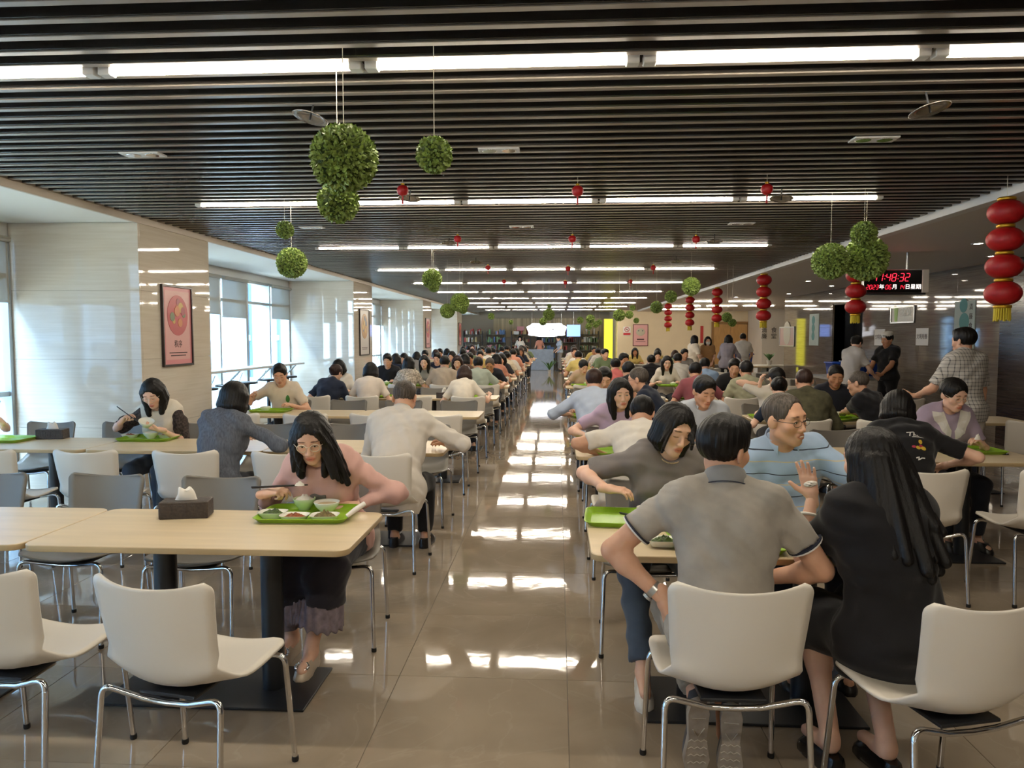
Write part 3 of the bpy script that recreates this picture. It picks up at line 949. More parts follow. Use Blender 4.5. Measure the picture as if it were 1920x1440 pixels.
def new_person(spec):
    """meshes of one figure in its own frame: origin on the floor under the pelvis, facing +y"""
    S = dict(sex='f', s=.95, lean=18, bend=1.0, roll=0, twist=0, head=(0, -20, 0), headfwd=.03, rh=None, lh=None, rpose='relax', lpose='relax',
             rdir=None, ldir=None, rn=None, ln=None, rpole=None, lpole=None, hair='long', strands=None, top='tee', sleeve=.62, bottom='pants', h=.012, hh=.008, hand=.0055,
             stand=False, knees=None, ankles=None, wid=1.0, belly=0.0, seed=1, detail=True, mouth=0.0, wr=.003, eyes='down', hem=None, foot_up=None, hand_ok=True, seat=.455, hairh=None, longtop=0.0, face_w=.066)
    S.update(spec)
    s = S['s']; th = R(S['lean']); ro = math.sin(R(S['roll']))
    male = S['sex'] == 'm'
    def u(a): return unit(V3(ro, math.sin(a), math.cos(a)))
    pz = (.455 + .092) if not S['stand'] else .93 * s
    P0 = V3(0, 0, pz if not S['stand'] else .93 * s)
    W0 = P0 + u(th * .55) * .165 * s
    C0 = W0 + u(th) * .175 * s
    S0 = C0 + u(th * (1.0 + .35 * S['bend'])) * .125 * s
    N0 = S0 + u(th * (1.0 + .5 * S['bend'])) * .050 * s
    yaw, pitch, hroll = S['head']
    HM = euler_m(yaw, pitch, hroll)
    hdir = unit(u(th * .75) + V3(0, .25 * math.sin(max(0, R(-pitch))), 0))
    H0 = N0 + hdir * .135 * s + V3(0, S['headfwd'], 0) * s
    tw = np.array(Matrix.Rotation(R(S['twist']), 3, 'Z'))
    def frame(d):
        x = tw @ V3(1, 0, 0); x = unit(x - d * (x @ d)); y = np.cross(d, x)
        return np.stack([x, y, d], 1)
    Rc = frame(unit(S0 - W0)); Rp = frame(unit(W0 - P0)); Rp0 = np.stack([V3(1, 0, 0), np.cross(unit(W0 - P0), V3(1, 0, 0)), unit(W0 - P0)], 1)
    sw = (.178 if male else .155) * s * S['wid']
    shR = S0 + Rc @ V3(sw, 0, -.012 * s); shL = S0 + Rc @ V3(-sw, 0, -.012 * s)
    la, lf = .285 * s, .245 * s
    def arm(sh, tgt, side, pole):
        if tgt is None: tgt = V3(side * .20, .33, .80)
        tgt = V3(*tgt)
        pole = V3(side * .55, -.5, -.75) if pole is None else V3(*pole)
        return two_bone(sh, tgt, la, lf, pole)
    elR, wrR = arm(shR, S['rh'], 1, S['rpole']); elL, wrL = arm(shL, S['lh'], -1, S['lpole'])
    # legs
    hipw = .088 * s
    hp = [P0 + V3(q * hipw, .0, -.02 * s) for q in (1, -1)]
    if S['stand']:
        kn = [V3(q * .10 * s, .02, .49 * s) for q in (1, -1)]; an = [V3(q * .105 * s, -.01, .085 * s) for q in (1, -1)]
    else:
        kn = [V3(q * .12 * s, .43 * s, .50) for q in (1, -1)]; an = [V3(q * .115 * s, .40 * s, .09) for q in (1, -1)]
    if S['knees']: kn = [V3(*k) for k in S['knees']]
    if S['ankles']: an = [V3(*k) for k in S['ankles']]
    ft = []
    for q in (0, 1):
        f = V3(0.03 * (1 - 2 * q), 1, 0)
        if S['foot_up'] is not None: f = V3(*S['foot_up'])
        ft.append(unit(f))
    b = S['belly']; wd = S['wid']
    def torso(i, kk=.06):
        ip = i + (.012 if i > 0 else 0)
        L = [('e', P0 + Rp0 @ V3(0, -.005, 0), Rp0, ((.165 if male else .172) * s * wd + ip, .118 * s + ip, .125 * s + ip), 0),
             ('e', W0 + Rp @ V3(0, .012 + b * .5, .01), Rp, ((.142 if male else .126) * s * wd + i, (.108 if male else .098) * s + i + b, .15 * s + i), kk),
             ('e', C0 + Rc @ V3(0, .0, .0), Rc, ((.162 if male else .142) * s * wd + i, .112 * s + i, .165 * s + i), kk),
             ('c', S0 + Rc @ V3(-sw * .72, -.012, -.015 * s), S0 + Rc @ V3(sw * .72, -.012, -.015 * s), .062 * s + i, .062 * s + i, kk),
             ('c', N0 + V3(0, -.01, .02) * s, S0 + Rc @ V3(sw * .66, -.012, .012 * s), .046 * s + i * .4, .046 * s + i, kk * .7),
             ('c', N0 + V3(0, -.01, .02) * s, S0 + Rc @ V3(-sw * .66, -.012, .012 * s), .046 * s + i * .4, .046 * s + i, kk * .7)]
        if not male:
            for q in (-1, 1): L.append(('e', C0 + Rc @ V3(q * .07 * s, .088 * s, .0), Rc, (.062 * s + i, .05 * s + i, .062 * s + i), .05))
        return L
    neck = [('c', N0 + V3(0, -.012, -.03) * s, H0 + HM @ V3(0, -.018, -.055) * s, (.056 if male else .048) * s, (.052 if male else .045) * s, .035 * s)]
    head = head_prims(H0, HM, s, S['sex'], S['detail'], S['mouth'])
    arms = []
    for sh, el, wr, q in ((shR, elR, wrR, 1), (shL, elL, wrL, -1)):
        am = 1.0 if male else .86
        t1 = min(S['sleeve'], 1.0) * .93; th_ = .012 if t1 > .2 else 0
        md = sh + (el - sh) * max(t1, .05); cv2 = .010 if S['sleeve'] > 1 else 0
        arms += [('c', sh, md, .050 * s * am - th_, (.050 - .009 * t1) * s * am - th_ * .7, .02)]
        if t1 < .9: arms.append(('c', md, el, (.050 - .009 * t1) * s * am, .041 * s * am, .012))
        arms += [('c', el, wr, .041 * s * am - cv2, .026 * s * am - cv2 * .3, .015)]
        if not cv2: arms.append(('e', el + (wr - el) * .28, np.eye(3), (.041 * s * am,) * 3, .03))
    legs = []
    for q in (0, 1):
        cv = .010 if S['bottom'] == 'pants' else 0
        legs += [('c', hp[q], kn[q], .072 * s, (.054 - cv) * s, .03), ('c', kn[q], an[q], (.050 - cv) * s, (.036 - cv * .6) * s, .03)]
        if not cv: legs.append(('e', kn[q] + (an[q] - kn[q]) * .3 + V3(0, -.016, 0), np.eye(3), (.048 * s, .048 * s, .1 * s), .04))
        legs.append(('c', an[q] + V3(0, 0, -.03 if S['foot_up'] is None else 0), an[q] + ft[q] * .15 * s + V3(0, 0, -.05 if S['foot_up'] is None else 0), .034 * s, .026 * s, .03))
    body_p = torso(-.006) + arms + legs + [('grp', head, .02)] + neck
    # hands
    hands = []
    for wr, el, q, pose, hd, hn in ((wrR, elR, 1, S['rpose'], S['rdir'], S['rn']), (wrL, elL, -1, S['lpose'], S['ldir'], S['ln'])):
        d = unit(wr - el) if hd is None else unit(V3(*hd))
        n = V3(0, 0, -1) + V3(-q * .5, 0, 0) if hn is None else V3(*hn)
        hands.append((wr, hand_prims(wr, d, n, q, pose, s * (1.0 if male else .93)), d))
    # --- skin: coarse body, fine head, fine hands
    h = S['h']
    Vs, Fs, Ts = [], [], []
    def put(V, F, tint=None):
        b0 = sum(len(v) for v in Vs)
        Vs.append(V); Fs.append(F + b0); Ts.append(np.ones((len(V), 3)) if tint is None else tint)
    hb = (H0 - .16 * s, H0 + .16 * s)
    V, F = surface(body_p, h * (1.3 if h < .011 else 1.5))
    fc = V[F].mean(1)
    l = (fc - H0) @ HM
    keep = ~((np.abs(fc - H0).max(1) < .15 * s) & (l[:, 2] > -.115 * s))
    put(V, F[keep])
    hs = [('grp', head, 0)] + [('c',) + neck[0][1:5] + (.03 * s,)]
    V, F = surface(hs, S['hh'], (H0 - .17 * s, H0 + .165 * s))
    # lips, brows, cheeks tint
    l = (V - H0) @ HM / s
    tint = np.ones((len(V), 3))
    def blob(c, r): return np.clip(1.25 - np.sqrt((((l - np.array(c)) / np.array(r)) ** 2).sum(1)), 0, 1)
    if S['detail']:
        w = np.clip(blob((0, .094, -.0695), (.024, .02, .0125)) * 2.2, 0, 1)[:, None]
        lipc = np.array([.82, .46, .44]) if not male else np.array([.86, .62, .58])
        tint = tint * (1 - w) + lipc * w
        wdk = np.clip(blob((0, .094, -.0697), (.021, .02, .0022)) * 1.6, 0, 1)[:, None]
        tint = tint * (1 - wdk) + np.array([.32, .14, .13]) * wdk
        for q in (-1, 1):
            w = np.clip(np.maximum(blob((q * .026, .085, .0262), (.013, .03, .0042)), blob((q * .040, .08, .0255), (.012, .03, .0036))) * 1.8, 0, 1)[:, None]
            tint = tint * (1 - w) + np.array([.20, .16, .15]) * w
            w = blob((q * .042, .06, -.03), (.03, .04, .025))[:, None] * .35
            tint = tint * (1 - w) + np.array([1.0, .82, .78]) * w
            if S['eyes'] == 'down':   # closed line of the lashes
                w = np.clip(blob((q * .031, .088, -.0055), (.0165, .02, .0027)) * 1.8, 0, 1)[:, None]
                tint = tint * (1 - w) + np.array([.13, .09, .08]) * w
    put(V, F, tint)
    if S['hand_ok']:
        for wr, hp_, d in hands:
            V, F = surface(hp_ + [], S['hand'])
            put(V, F)
    V = np.concatenate(Vs); F = np.concatenate(Fs); Tn = np.concatenate(Ts)
    nskin = len(F)
    out = dict(V=V, F=F, T=Tn, H0=H0, HM=HM, s=s, wr=(wrR, wrL), el=(elR, elL), sh=(shR, shL), C0=C0, Rc=Rc, S0=S0, N0=N0, W0=W0, P0=P0, an=an, ft=ft, kn=kn, S=S, hands=hands, head=head)
    # --- top
    wk = wrinkle(S['seed'], S['wr'])
    i = .014 if S['top'] != 'loose' else .026
    tp = torso(i)
    if S['longtop']: tp.append(('e', P0 + V3(0, -.01, -.05), np.eye(3), (.19 * s * wd, .15 * s, .12 + S['longtop']), .05))
    if S['sleeve'] > 0:
        for sh, el, wr in ((shR, elR, wrR), (shL, elL, wrL)):
            am = 1.0 if male else .88
            if S['sleeve'] <= 1:
                e = sh + (el - sh) * S['sleeve']
                fl = .016 if S['top'] == 'loose' else .010
                tp.append(('cc', sh + (S0 - sh) * .12, e, .058 * s * am + fl * .6, .050 * s * am + fl, .045))
            else:
                tp.append(('c', sh + (S0 - sh) * .12, el, .062 * s * am, .053 * s * am, .045))
                e = el + (wr - el) * (S['sleeve'] - 1)
                tp.append(('cc', el, e, .053 * s * am, .036 * s * am, .03))
    tp.append(('fn', wk))
    tp.append(('plane', P0 + V3(0, 0, -.06 * s - S['longtop']), V3(0, 0, -1)))
    tp.append(('sub', [('e', N0 + Rc @ V3(0, .045 * s, .045 * s), Rc, (.062 * s, .07 * s, .062 * s), 0)], .012))
    out['top_p'] = tp
    out['top'] = surface(tp, h)
    # --- bottom
    bp = []
    if S['bottom'] == 'pants' or S['bottom'] == 'shorts':
        bp = [('e', P0 + V3(0, -.008, -.01), Rp0, (.172 * s * wd, .13 * s, .12 * s), 0)]
        for q in (0, 1):
            bp += [('c', hp[q], kn[q], .093 * s, .070 * s, .05), ('cc', kn[q], kn[q] + (an[q] - kn[q]) * (.93 if S['bottom'] == 'pants' else .15), .068 * s, .055 * s, .02)]
    elif S['bottom'] == 'skirt':
        hem = S['hem'] if S['hem'] is not None else .45
        bp = [('e', P0 + V3(0, -.008, -.01), Rp0, (.18 * s * wd, .14 * s, .125 * s), 0)]
        for q in (0, 1):
            e = kn[q] + (an[q] - kn[q]) * hem + V3((1 - 2 * q) * .02, 0, 0)
            bp += [('c', hp[q], kn[q], .10 * s, .082 * s, .10), ('cc', kn[q], e, .085 * s, .098 * s, .10)]
    if bp:
        bp.append(('fn', wrinkle(S['seed'] + 9, .0032, .8)))
        out['bottom'] = surface(bp, h * 1.4)
    # --- hair
    def g(x, y, z): return H0 + HM @ (V3(x, y, z) * s)
    st = S['hair']; hp_ = []
    hr = S['hairh'] or max(.0075, S['hh'] * .95)
    fw = S['face_w']; face = [('e', g(0, .108, -.022), HM, (fw * s, .078 * s, .096 * s), 0)]
    if st in ('short', 'crop', 'bald'):
        th_ = .012 if st == 'short' else .005
        hp_ = [('e', g(0, -.016, .036), HM, ((.077 + th_) * s, (.095 + th_) * s, (.083 + th_ * 1.2) * s), 0)]
        if st == 'short': hp_.append(('e', g(0, .045, .092), HM, (.058 * s, .045 * s, .026 * s), .03 * s))
        hp_.append(('sub', [('e', g(0, .126, -.008 if st != 'bald' else .012), HM, (.083 * s, .085 * s, (.090 if st != 'bald' else .116) * s), 0)], .012 * s))
        hp_.append(('sub', [('c', g(-.14, .03, -.055), g(.14, .03, -.055), .052 * s, .052 * s, 0)], .012 * s))
        hp_.append(('sub', [('c', g(-.14, -.06, -.100), g(.14, -.06, -.100), .055 * s, .055 * s, 0)], .012 * s))
        hp_.append(('fn', strand_noise(H0, HM, .0013 * s, 31, S['seed'])))
    elif st:
        hp_ = [('e', g(0, -.016, .034), HM, (.091 * s, .107 * s, .098 * s), 0)]
        if st == 'bob': L = .11
        elif st == 'shoulder': L = .19
        elif st == 'tied': L = .0
        else: L = .36
        if st == 'tied':
            hp_.append(('sub', [('c', g(-.14, .03, -.075), g(.14, .03, -.075), .06 * s, .06 * s, 0)], .012 * s))
            hp_.append(('sub', [('c', g(-.14, -.06, -.125), g(.14, -.06, -.125), .06 * s, .06 * s, 0)], .012 * s))
            hp_.append(('e', g(0, -.115, .03), HM, (.036 * s, .034 * s, .036 * s), .01))
        else:
            dn = V3(0, 0, -1)
            rg = np.random.RandomState(S['seed'] + 5); ns = 13 if S['h'] < .0115 else 9
            for j in range(ns):
                fi = R(-118 + 236 * j / (ns - 1)); x, y = .070 * math.sin(fi), -.012 - .068 * math.cos(fi)
                side = abs(math.sin(fi)); l_ = 1.05 + .08 * math.cos(fi) + rg.uniform(-.06, .06); k = (.026 if ns > 10 else .034)
                a = g(x * 1.05, y, .02); m_ = g(x * 1.16, y * 1.05, -.065)
                e = m_ + (dn * .8 + HM @ V3(0, 0, -1) * .2) * max(L * l_ - .065, .03) * s
                inn = V3(H0[0], H0[1], 0) - V3(m_[0], m_[1], 0)
                e = e + (inn * .22 if L < .2 else V3(0, -.03 * s, 0))
                hp_ += [('c', a, m_, (k + .003) * s, k * s, .02), ('c', m_, e, k * s, k * (.5 if L > .2 else .62) * s, .014)]
        hp_.append(('sub', face, .010 * s))
        if S['strands']:
            for (a, e, r0, r1) in S['strands']:
                A = g(*a); E = V3(*e); ax = unit(np.cross(E - A, V3(.3, 1, .2))); ay = unit(np.cross(E - A, ax))
                for j in range(3):
                    q = 2 * PI_ * j / 3 + r0 * 90; of = ax * math.cos(q) + ay * math.sin(q)
                    hp_.append(('c', A + of * r0 * .3, E + of * r1 * .75 + V3(0, 0, .02 * (j - 1)), r0 * .72, r1 * .55, .012))
        hp_.append(('fn', strand_noise(H0, HM, .0017 * s, 40, S['seed'])))
    if hp_: out['hair'] = surface(hp_, hr)
    return out

def put_person(label, X, Y, rz, P, mats, name='person', z=0.0, group=None, shoes=True, clothing=('top', 'bottom'), cat='person'):
    """mats: skin, hair, top, bottom, shoes"""
    S = P['S']
    if 'me' not in P:
        me = fast_mesh('body', P['V'], P['F'], True, [mats['skin']])
        ca = me.color_attributes.new('tint', 'FLOAT_COLOR', 'POINT')
        ca.data.foreach_set('color', np.concatenate([P['T'], np.ones((len(P['T']), 1))], 1).astype(f32).ravel())
        P['me'] = me
        P['me_top'] = fast_mesh('top', *P['top'], True, [mats['top']])
        if 'bottom' in P: P['me_bottom'] = fast_mesh('bottom', *P['bottom'], True, [mats['bottom']])
        if 'hair' in P: P['me_hair'] = fast_mesh('hair', *P['hair'], True, [mats['hair']])
        P['eye_mes'] = []
        s = P['s']; H0, HM = P['H0'], P['HM']
        if S['detail'] and S['eyes'] == 'open':
            for q in (-1, 1):
                c = H0 + HM @ (V3(q * .031, .0765, .0) * s)
                n = 12; eb = MB()
                # almond of white, dark iris, lash line laid over the lid
                for (rx, rzz, off, mi) in ((.0115, .0040, .0131, 0), (.0046, .0043, .0136, 1)):
                    ring = []
                    for j in range(n):
                        a = 2 * math.pi * j / n
                        x = rx * math.cos(a); zz = rzz * math.sin(a)
                        ring.append(tuple(c + HM @ (V3(x, off * math.sqrt(max(0, 1 - (x / .017) ** 2)) - .0008, zz) * s)))
                    eb.mat(mi).add(ring + [tuple(c + HM @ (V3(0, off, 0) * s))], [(j, (j + 1) % n, n) for j in range(n)], True)
                eb.mat(2).tube([tuple(c + HM @ (V3(x, .0137 * math.sqrt(max(0, 1 - (x / .0175) ** 2)), .0046 - 22 * x * x) * s)) for x in (-.0135, -.009, -.003, .003, .009, .0135)], .0011 * s, 5)
                P['eye_mes'].append(eb.mesh('eye', [M_eye, M_iris, M_lash]))
        P['shoe_mes'] = []
        if shoes:
            for q in (0, 1):
                a = P['an'][q]; f = P['ft'][q]
                if S['foot_up'] is None:
                    z0 = 0.0; sb = MB()
                    A = V3(a[0], a[1], 0)
                    side = V3(f[1], -f[0], 0)
                    rs = []
                    for zz, sc in ((0, .96), (.012, 1.0), (.022, .98), (.05, .86), (.075, .62)):
                        ring = []
                        for (lx, ly) in ((.030, -.055), (.036, -.02), (.038, .06), (.046, .12), (.040, .165), (.018, .19), (-.014, .19), (-.036, .165), (-.042, .12), (-.036, .06), (-.036, -.02), (-.030, -.055), (0, -.07)):
                            k = sc if ly > .04 or zz < .03 else min(1, sc + .16)
                            yy = ly if zz < .03 else (ly if ly < .04 else .04 + (ly - .04) * (1.0 - (zz - .03) * 9))
                            ring.append(tuple(A + side * lx * k * s + f * yy * s + V3(0, 0, z0 + zz)))
                        rs.append(ring)
                    sb.rings(rs, True, True, True)
                    P['shoe_mes'].append(sb.mesh('shoe', mats.get('shoes', M_plug)))
    o = link(name, P['me'], None, (X, Y, z), (0, 0, rz))
    tag(o, label, cat, group)
    def child(nm, key, m):
        if P.get(key) is None: return None
        c = link(nm, P[key], o)
        if m is not None and len(P[key].materials) == 1:
            c.material_slots[0].link = 'OBJECT'; c.material_slots[0].material = m
        return c
    o.material_slots[0].link = 'OBJECT'; o.material_slots[0].material = mats['skin']
    child(mats.get('topname', 'shirt'), 'me_top', mats['top'])
    child('skirt' if S['bottom'] == 'skirt' else 'trousers', 'me_bottom', mats['bottom'])
    child('hair', 'me_hair', mats['hair'])
    for m_ in P['eye_mes']: link('eye', m_, o)
    P['shoe_obs'] = []
    for m_ in P['shoe_mes']:
        c = link('shoe', m_, o)
        c.material_slots[0].link = 'OBJECT'; c.material_slots[0].material = mats.get('shoes', M_plug)
        P['shoe_obs'].append(c)
    P['last'] = o
    return o

def spectacles(P, o, m, rx=.021, rz=.017, fr=.0017):
    s = P['s']; H0, HM = P['H0'], P['HM']
    b = MB()
    def g(x, y, z): return tuple(H0 + HM @ (V3(x, y, z) * s))
    for q in (-1, 1):
        b.tube([g(q * .033 + rx * math.cos(a), .101 - abs(q * .033 + rx * math.cos(a)) * .12, -.004 + rz * math.sin(a)) for a in [2 * math.pi * j / 18 for j in range(18)]], fr * s, 6, closed=True)
        b.tube([g(q * .054, .095, .002), g(q * .078, .06, .004), g(q * .083, -.005, .004)], .0015 * s, 5)
    b.tube([g(-.012, .101, .002), g(0, .103, .004), g(.012, .101, .002)], .0016 * s, 5)
    gl = b.build('spectacles', m, o)
    return gl

# ================================================================== PEOPLE: who sits where
CMI = np.array(cam.matrix_basis if False else (Matrix.Translation(cam.location) @ cam.rotation_euler.to_matrix().to_4x4()))
def px(x, y, Y):
    """point of the hall at depth Y that the photograph shows at pixel x, y"""
    d = CMI[:3, :3] @ V3((x - 960) / 1400, -(y - 720) / 1400, -1)
    o = CMI[:3, 3]
    return o + d * ((Y - o[1]) / d[1])
def to_local(p, X, Y, rz):
    p = np.asarray(p, dtype=float) - V3(X, Y, 0); c, s = math.cos(rz), math.sin(rz)
    return V3(c * p[0] + s * p[1], -s * p[0] + c * p[1], p[2])
def dir_local(d, rz):
    c, s = math.cos(rz), math.sin(rz)
    return V3(c * d[0] + s * d[1], -s * d[0] + c * d[1], d[2])
def to_world(p, X, Y, rz):
    c, s = math.cos(rz), math.sin(rz)
    return V3(X + c * p[0] - s * p[1], Y + s * p[0] + c * p[1], p[2])

LOD0 = dict(h=.0092, hh=.0043, hand=.0044, hairh=.0052)
LOD1 = dict(h=.0168, hh=.0078, hand=.0076, hairh=.0105)
LOD2 = dict(h=.018, hh=.010, hand=.0085, hairh=.012, detail=True)
shirtc = {}
def C(name, col, **k): return cloth(name, col, **k)
BLK = C('black', '#1b1a1c', var=.1); JEANS = C('denim', '#4d5a6b', var=.15); NAVYP = C('navy_trousers', '#23262f'); KHAKI = C('stone_trousers', '#8d877d')
M_shoeblack = mat('shoe_black', '#1c1a1a', .35); M_shoewhite = mat('shoe_white', '#d9d6d0', .5)

def tilt_spec(sp, X, Y, rz):
    sp = dict(sp)
    for k in ('rh', 'lh'):
        if sp.get(k) is not None and len(sp[k]) == 4:      # ('px', x, y, Y)
            sp[k] = to_local(px(*sp[k][1:]), X, Y, rz)
    for k in ('rdir', 'ldir', 'rn', 'ln', 'rpole', 'lpole'):
        if sp.get(k) is not None and len(sp[k]) == 4:      # ('w', dx, dy, dz) in the room's axes
            sp[k] = dir_local(sp[k][1:], rz)
    return sp

def cast(label, X, Y, rz, spec, lod, top, bottom=None, skin=0, hair='black', shoes=None, **kw):
    sp = dict(lod); sp.update(tilt_spec(spec, X, Y, rz))
    P = new_person(sp)
    m = dict(skin=M_skin[skin], hair=M_hair[hair], top=top, bottom=bottom or NAVYP, shoes=shoes or M_shoeblack)
    o = put_person(label, X, Y, rz, P, m, **kw)
    P['pos'] = (X, Y, rz)
    return P, o

def ring_band(P, o, name, side, t, r, w, m):
    """trim band round a sleeve end"""
    sh, el = P['sh'][side], P['el'][side]
    a = sh + (el - sh) * t; d = unit(el - sh)
    MB().tube([tuple(a - d * w), tuple(a)], r, 20).build(name, m, o)

def conform(P, o, name, V2, F, origin, right, up, m, key='top_p', off=.0025, dist=.35):
    """lay a flat outline (V2 in metres) on the garment: march along -normal until cloth is met"""
    right = unit(right); up = unit(up); nrm = np.cross(right, up)
    p = np.array([origin + right * x + up * y + nrm * dist for x, y in V2]).astype(f32)
    t = np.zeros(len(p), dtype=f32)
    for _ in range(60):
        d = sd_eval(P[key], p - nrm.astype(f32) * t[:, None])
        t += np.clip(d, -.02, .05) * f32(.8)
    q = p - nrm.astype(f32) * (t - off)[:, None]
    return link(name, fast_mesh(name, q, F, False, [m]), o)

def disc2(cx, cy, rx, ry=None, n=20, a0=0):
    ry = ry or rx
    V = [(cx, cy)]; F = []
    for k in (.5, 1.0):
        for j in range(n):
            a = 2 * math.pi * j / n + a0
            V.append((cx + rx * k * math.cos(a), cy + ry * k * math.sin(a)))
    for j in range(n):
        F.append((0, 1 + j, 1 + (j + 1) % n)); F.append((1 + j, 1 + n + j, 1 + n + (j + 1) % n, 1 + (j + 1) % n))
    return V, F
def stroke2(pts, w):
    """thick polyline as quads"""
    V = []; F = []
    for i, p in enumerate(pts):
        a = np.array(pts[max(i - 1, 0)], float); b = np.array(pts[min(i + 1, len(pts) - 1)], float)
        t = (b - a) / (np.linalg.norm(b - a) + 1e-9); n = np.array((-t[1], t[0])) * w / 2
        V += [tuple(np.array(p) + n), tuple(np.array(p) - n)]
        if i: k = 2 * i; F.append((k - 2, k - 1, k + 1, k))
    return V, F
def dense(pts, st=.008):
    o = []
    for a, b in zip(pts[:-1], pts[1:]):
        n = max(1, int(math.hypot(b[0] - a[0], b[1] - a[1]) / st))
        for k in range(n): o.append((a[0] + (b[0] - a[0]) * k / n, a[1] + (b[1] - a[1]) * k / n))
    return o + [pts[-1]]
def merge2(parts):
    V = []; F = []
    for v, f in parts:
        b = len(V); V += v; F += [tuple(i + b for i in q) for q in f]
    return V, F

PI = math.pi
# ---------------------------------------------------------------- woman in the pink cardigan
X, Y, rz = -1.20, 3.93, PI
P1, o1 = cast('long-haired person in pink cardigan and clear glasses, front left table', X, Y, rz,
    dict(sex='f', s=.98, wid=1.02, lean=25, head=(9, -25, 3), headfwd=.05, roll=2, rh=('px', 497, 926, 3.62), rdir=('w', .95, -.1, .22), rn=('w', .2, .3, -1), rpose='chop', rpole=(.6, -.1, -.8),
         lh=('px', 660, 948, 3.70), ldir=('w', -.9, -.35, .0), ln=('w', 0, .25, -1), lpose='relax', lpole=(-.55, .05, -.85), hair='shoulder', face_w=.060,
         strands=[((-.066, .03, .0), (-.105, .33, .93), .036, .020), ((-.08, .0, -.02), (-.14, .27, .90), .042, .026), ((.072, .035, .0), (.060, .36, .98), .030, .015), ((.080, .0, -.02), (.10, .31, .95), .036, .018), ((-.05, .07, .07), (-.083, .066 + .27, 1.06), .016, .010)],
         top='loose', sleeve=1.86, bottom='skirt', hem=.42, knees=[(.13, .42, .50), (-.09, .44, .50)], ankles=[(.15, .28, .10), (.0, .43, .10)], seed=3, wr=.0035, eyes='open', longtop=.02),
    LOD0, C('pink_knit', '#cfa59b', var=.05), C('dark_skirt', '#25232c', var=.12), 0, 'black', mat('shoe_champagne', '#b9a893', .35, metal=.2), )
spectacles(P1, o1, M_frameclear, .024, .021, .0023)
tor = [q for q in P1['top_p'][:8]]
C0, Rc1 = P1['C0'], P1['Rc']
und = [('grp', [(q[0], q[1], q[2], tuple(np.array(q[3]) + .006), q[4]) if q[0] == 'e' else (q[0], q[1], q[2], q[3] + .006, q[4] + .006, q[5]) for q in tor], 0)]
und += [('plane', C0 + Rc1 @ V3(.045, 0, 0), Rc1 @ V3(1, 0, 0)), ('plane', C0 + Rc1 @ V3(-.045, 0, 0), Rc1 @ V3(-1, 0, 0)), ('plane', C0 + Rc1 @ V3(0, .03, 0), Rc1 @ V3(0, -1, 0)), ('plane', C0 + Rc1 @ V3(0, 0, .075), Rc1 @ V3(0, .25, 1))]
link('undershirt', fast_mesh('undershirt', *surface(und, .0085), True, [C('grey_undershirt', '#75716c')]), o1)
# lace flounce under the skirt
lh = []
for q in (0, 1):
    k, a = P1['kn'][q], P1['an'][q]; dx = V3((1 - 2 * q) * .02, 0, 0)
    lh += [('cc', k + (a - k) * .34 + dx, k + (a - k) * .70 + dx, .085, .112, .13)]
    lh += [('plane', k + (a - k) * .38, V3(0, 0, 1))] if q else []
lh.append(('fn', lambda p: f32(.006) * np.sin(np.arctan2(p[:, 0] - .03, p[:, 1] - .38) * 26)))
link('lace_flounce', fast_mesh('lace_flounce', *surface(lh, .0085), True, [mat('tulle', '#7b7078', .9, var=.22, vscale=34, bump=.3, bscale=90)]), o1)
for sh_o, q in zip(P1['shoe_obs'], (0, 1)):
    a = P1['an'][q]; b = MB()
    for j in range(14):
        an_ = 2 * PI * j / 14
        b.sphere((a[0] + .030 * math.cos(an_), a[1] + .135 + .024 * math.sin(an_), .064 - .010 * math.sin(an_)), .0075, 6, 4)
    bk = b.build('rhinestone_buckle', M_chrome, sh_o); bk['kind'] = 'stuff'

# ---------------------------------------------------------------- man in the grey polo, from behind
X, Y, rz = .60, 2.68, R(-2)
P2, o2 = cast('short-haired person in heather grey polo seen from behind, front right table', X, Y, rz,
    dict(sex='m', s=1.03, lean=14, bend=.6, head=(-48, -6, 4), roll=2, headfwd=.015, twist=-4, rh=(.20, .27, .67), rpole=(.9, -.5, -.15), lh=('px', 1243, 1122, 2.74), lpole=('w', -1, .35, .35), ldir=('w', .22, -.05, -1), ln=('w', 1, .2, 0),
         lpose='relax', hair='short', top='tee', sleeve=.60, wid=1.06, seed=12, wr=.0032, knees=[(.17, .40, .50), (-.15, .40, .50)], ankles=[(.03, .10, .26), (-.075, .08, .28)], foot_up=(0, .12, -1), longtop=.0),
    LOD0, C('heather_grey', '#a39c92', var=.13, bscale=320), KHAKI, 1, 'black')
NAVY = mat('navy_trim', '#24283a', .8); WHT = mat('white_trim', '#d9d6d2', .8)
for sd in (0, 1):
    ring_band(P2, o2, 'sleeve_piping', sd, .605, .0665 * 1.03, .006, WHT); ring_band(P2, o2, 'sleeve_piping', sd, .585, .0668 * 1.03, .005, NAVY)
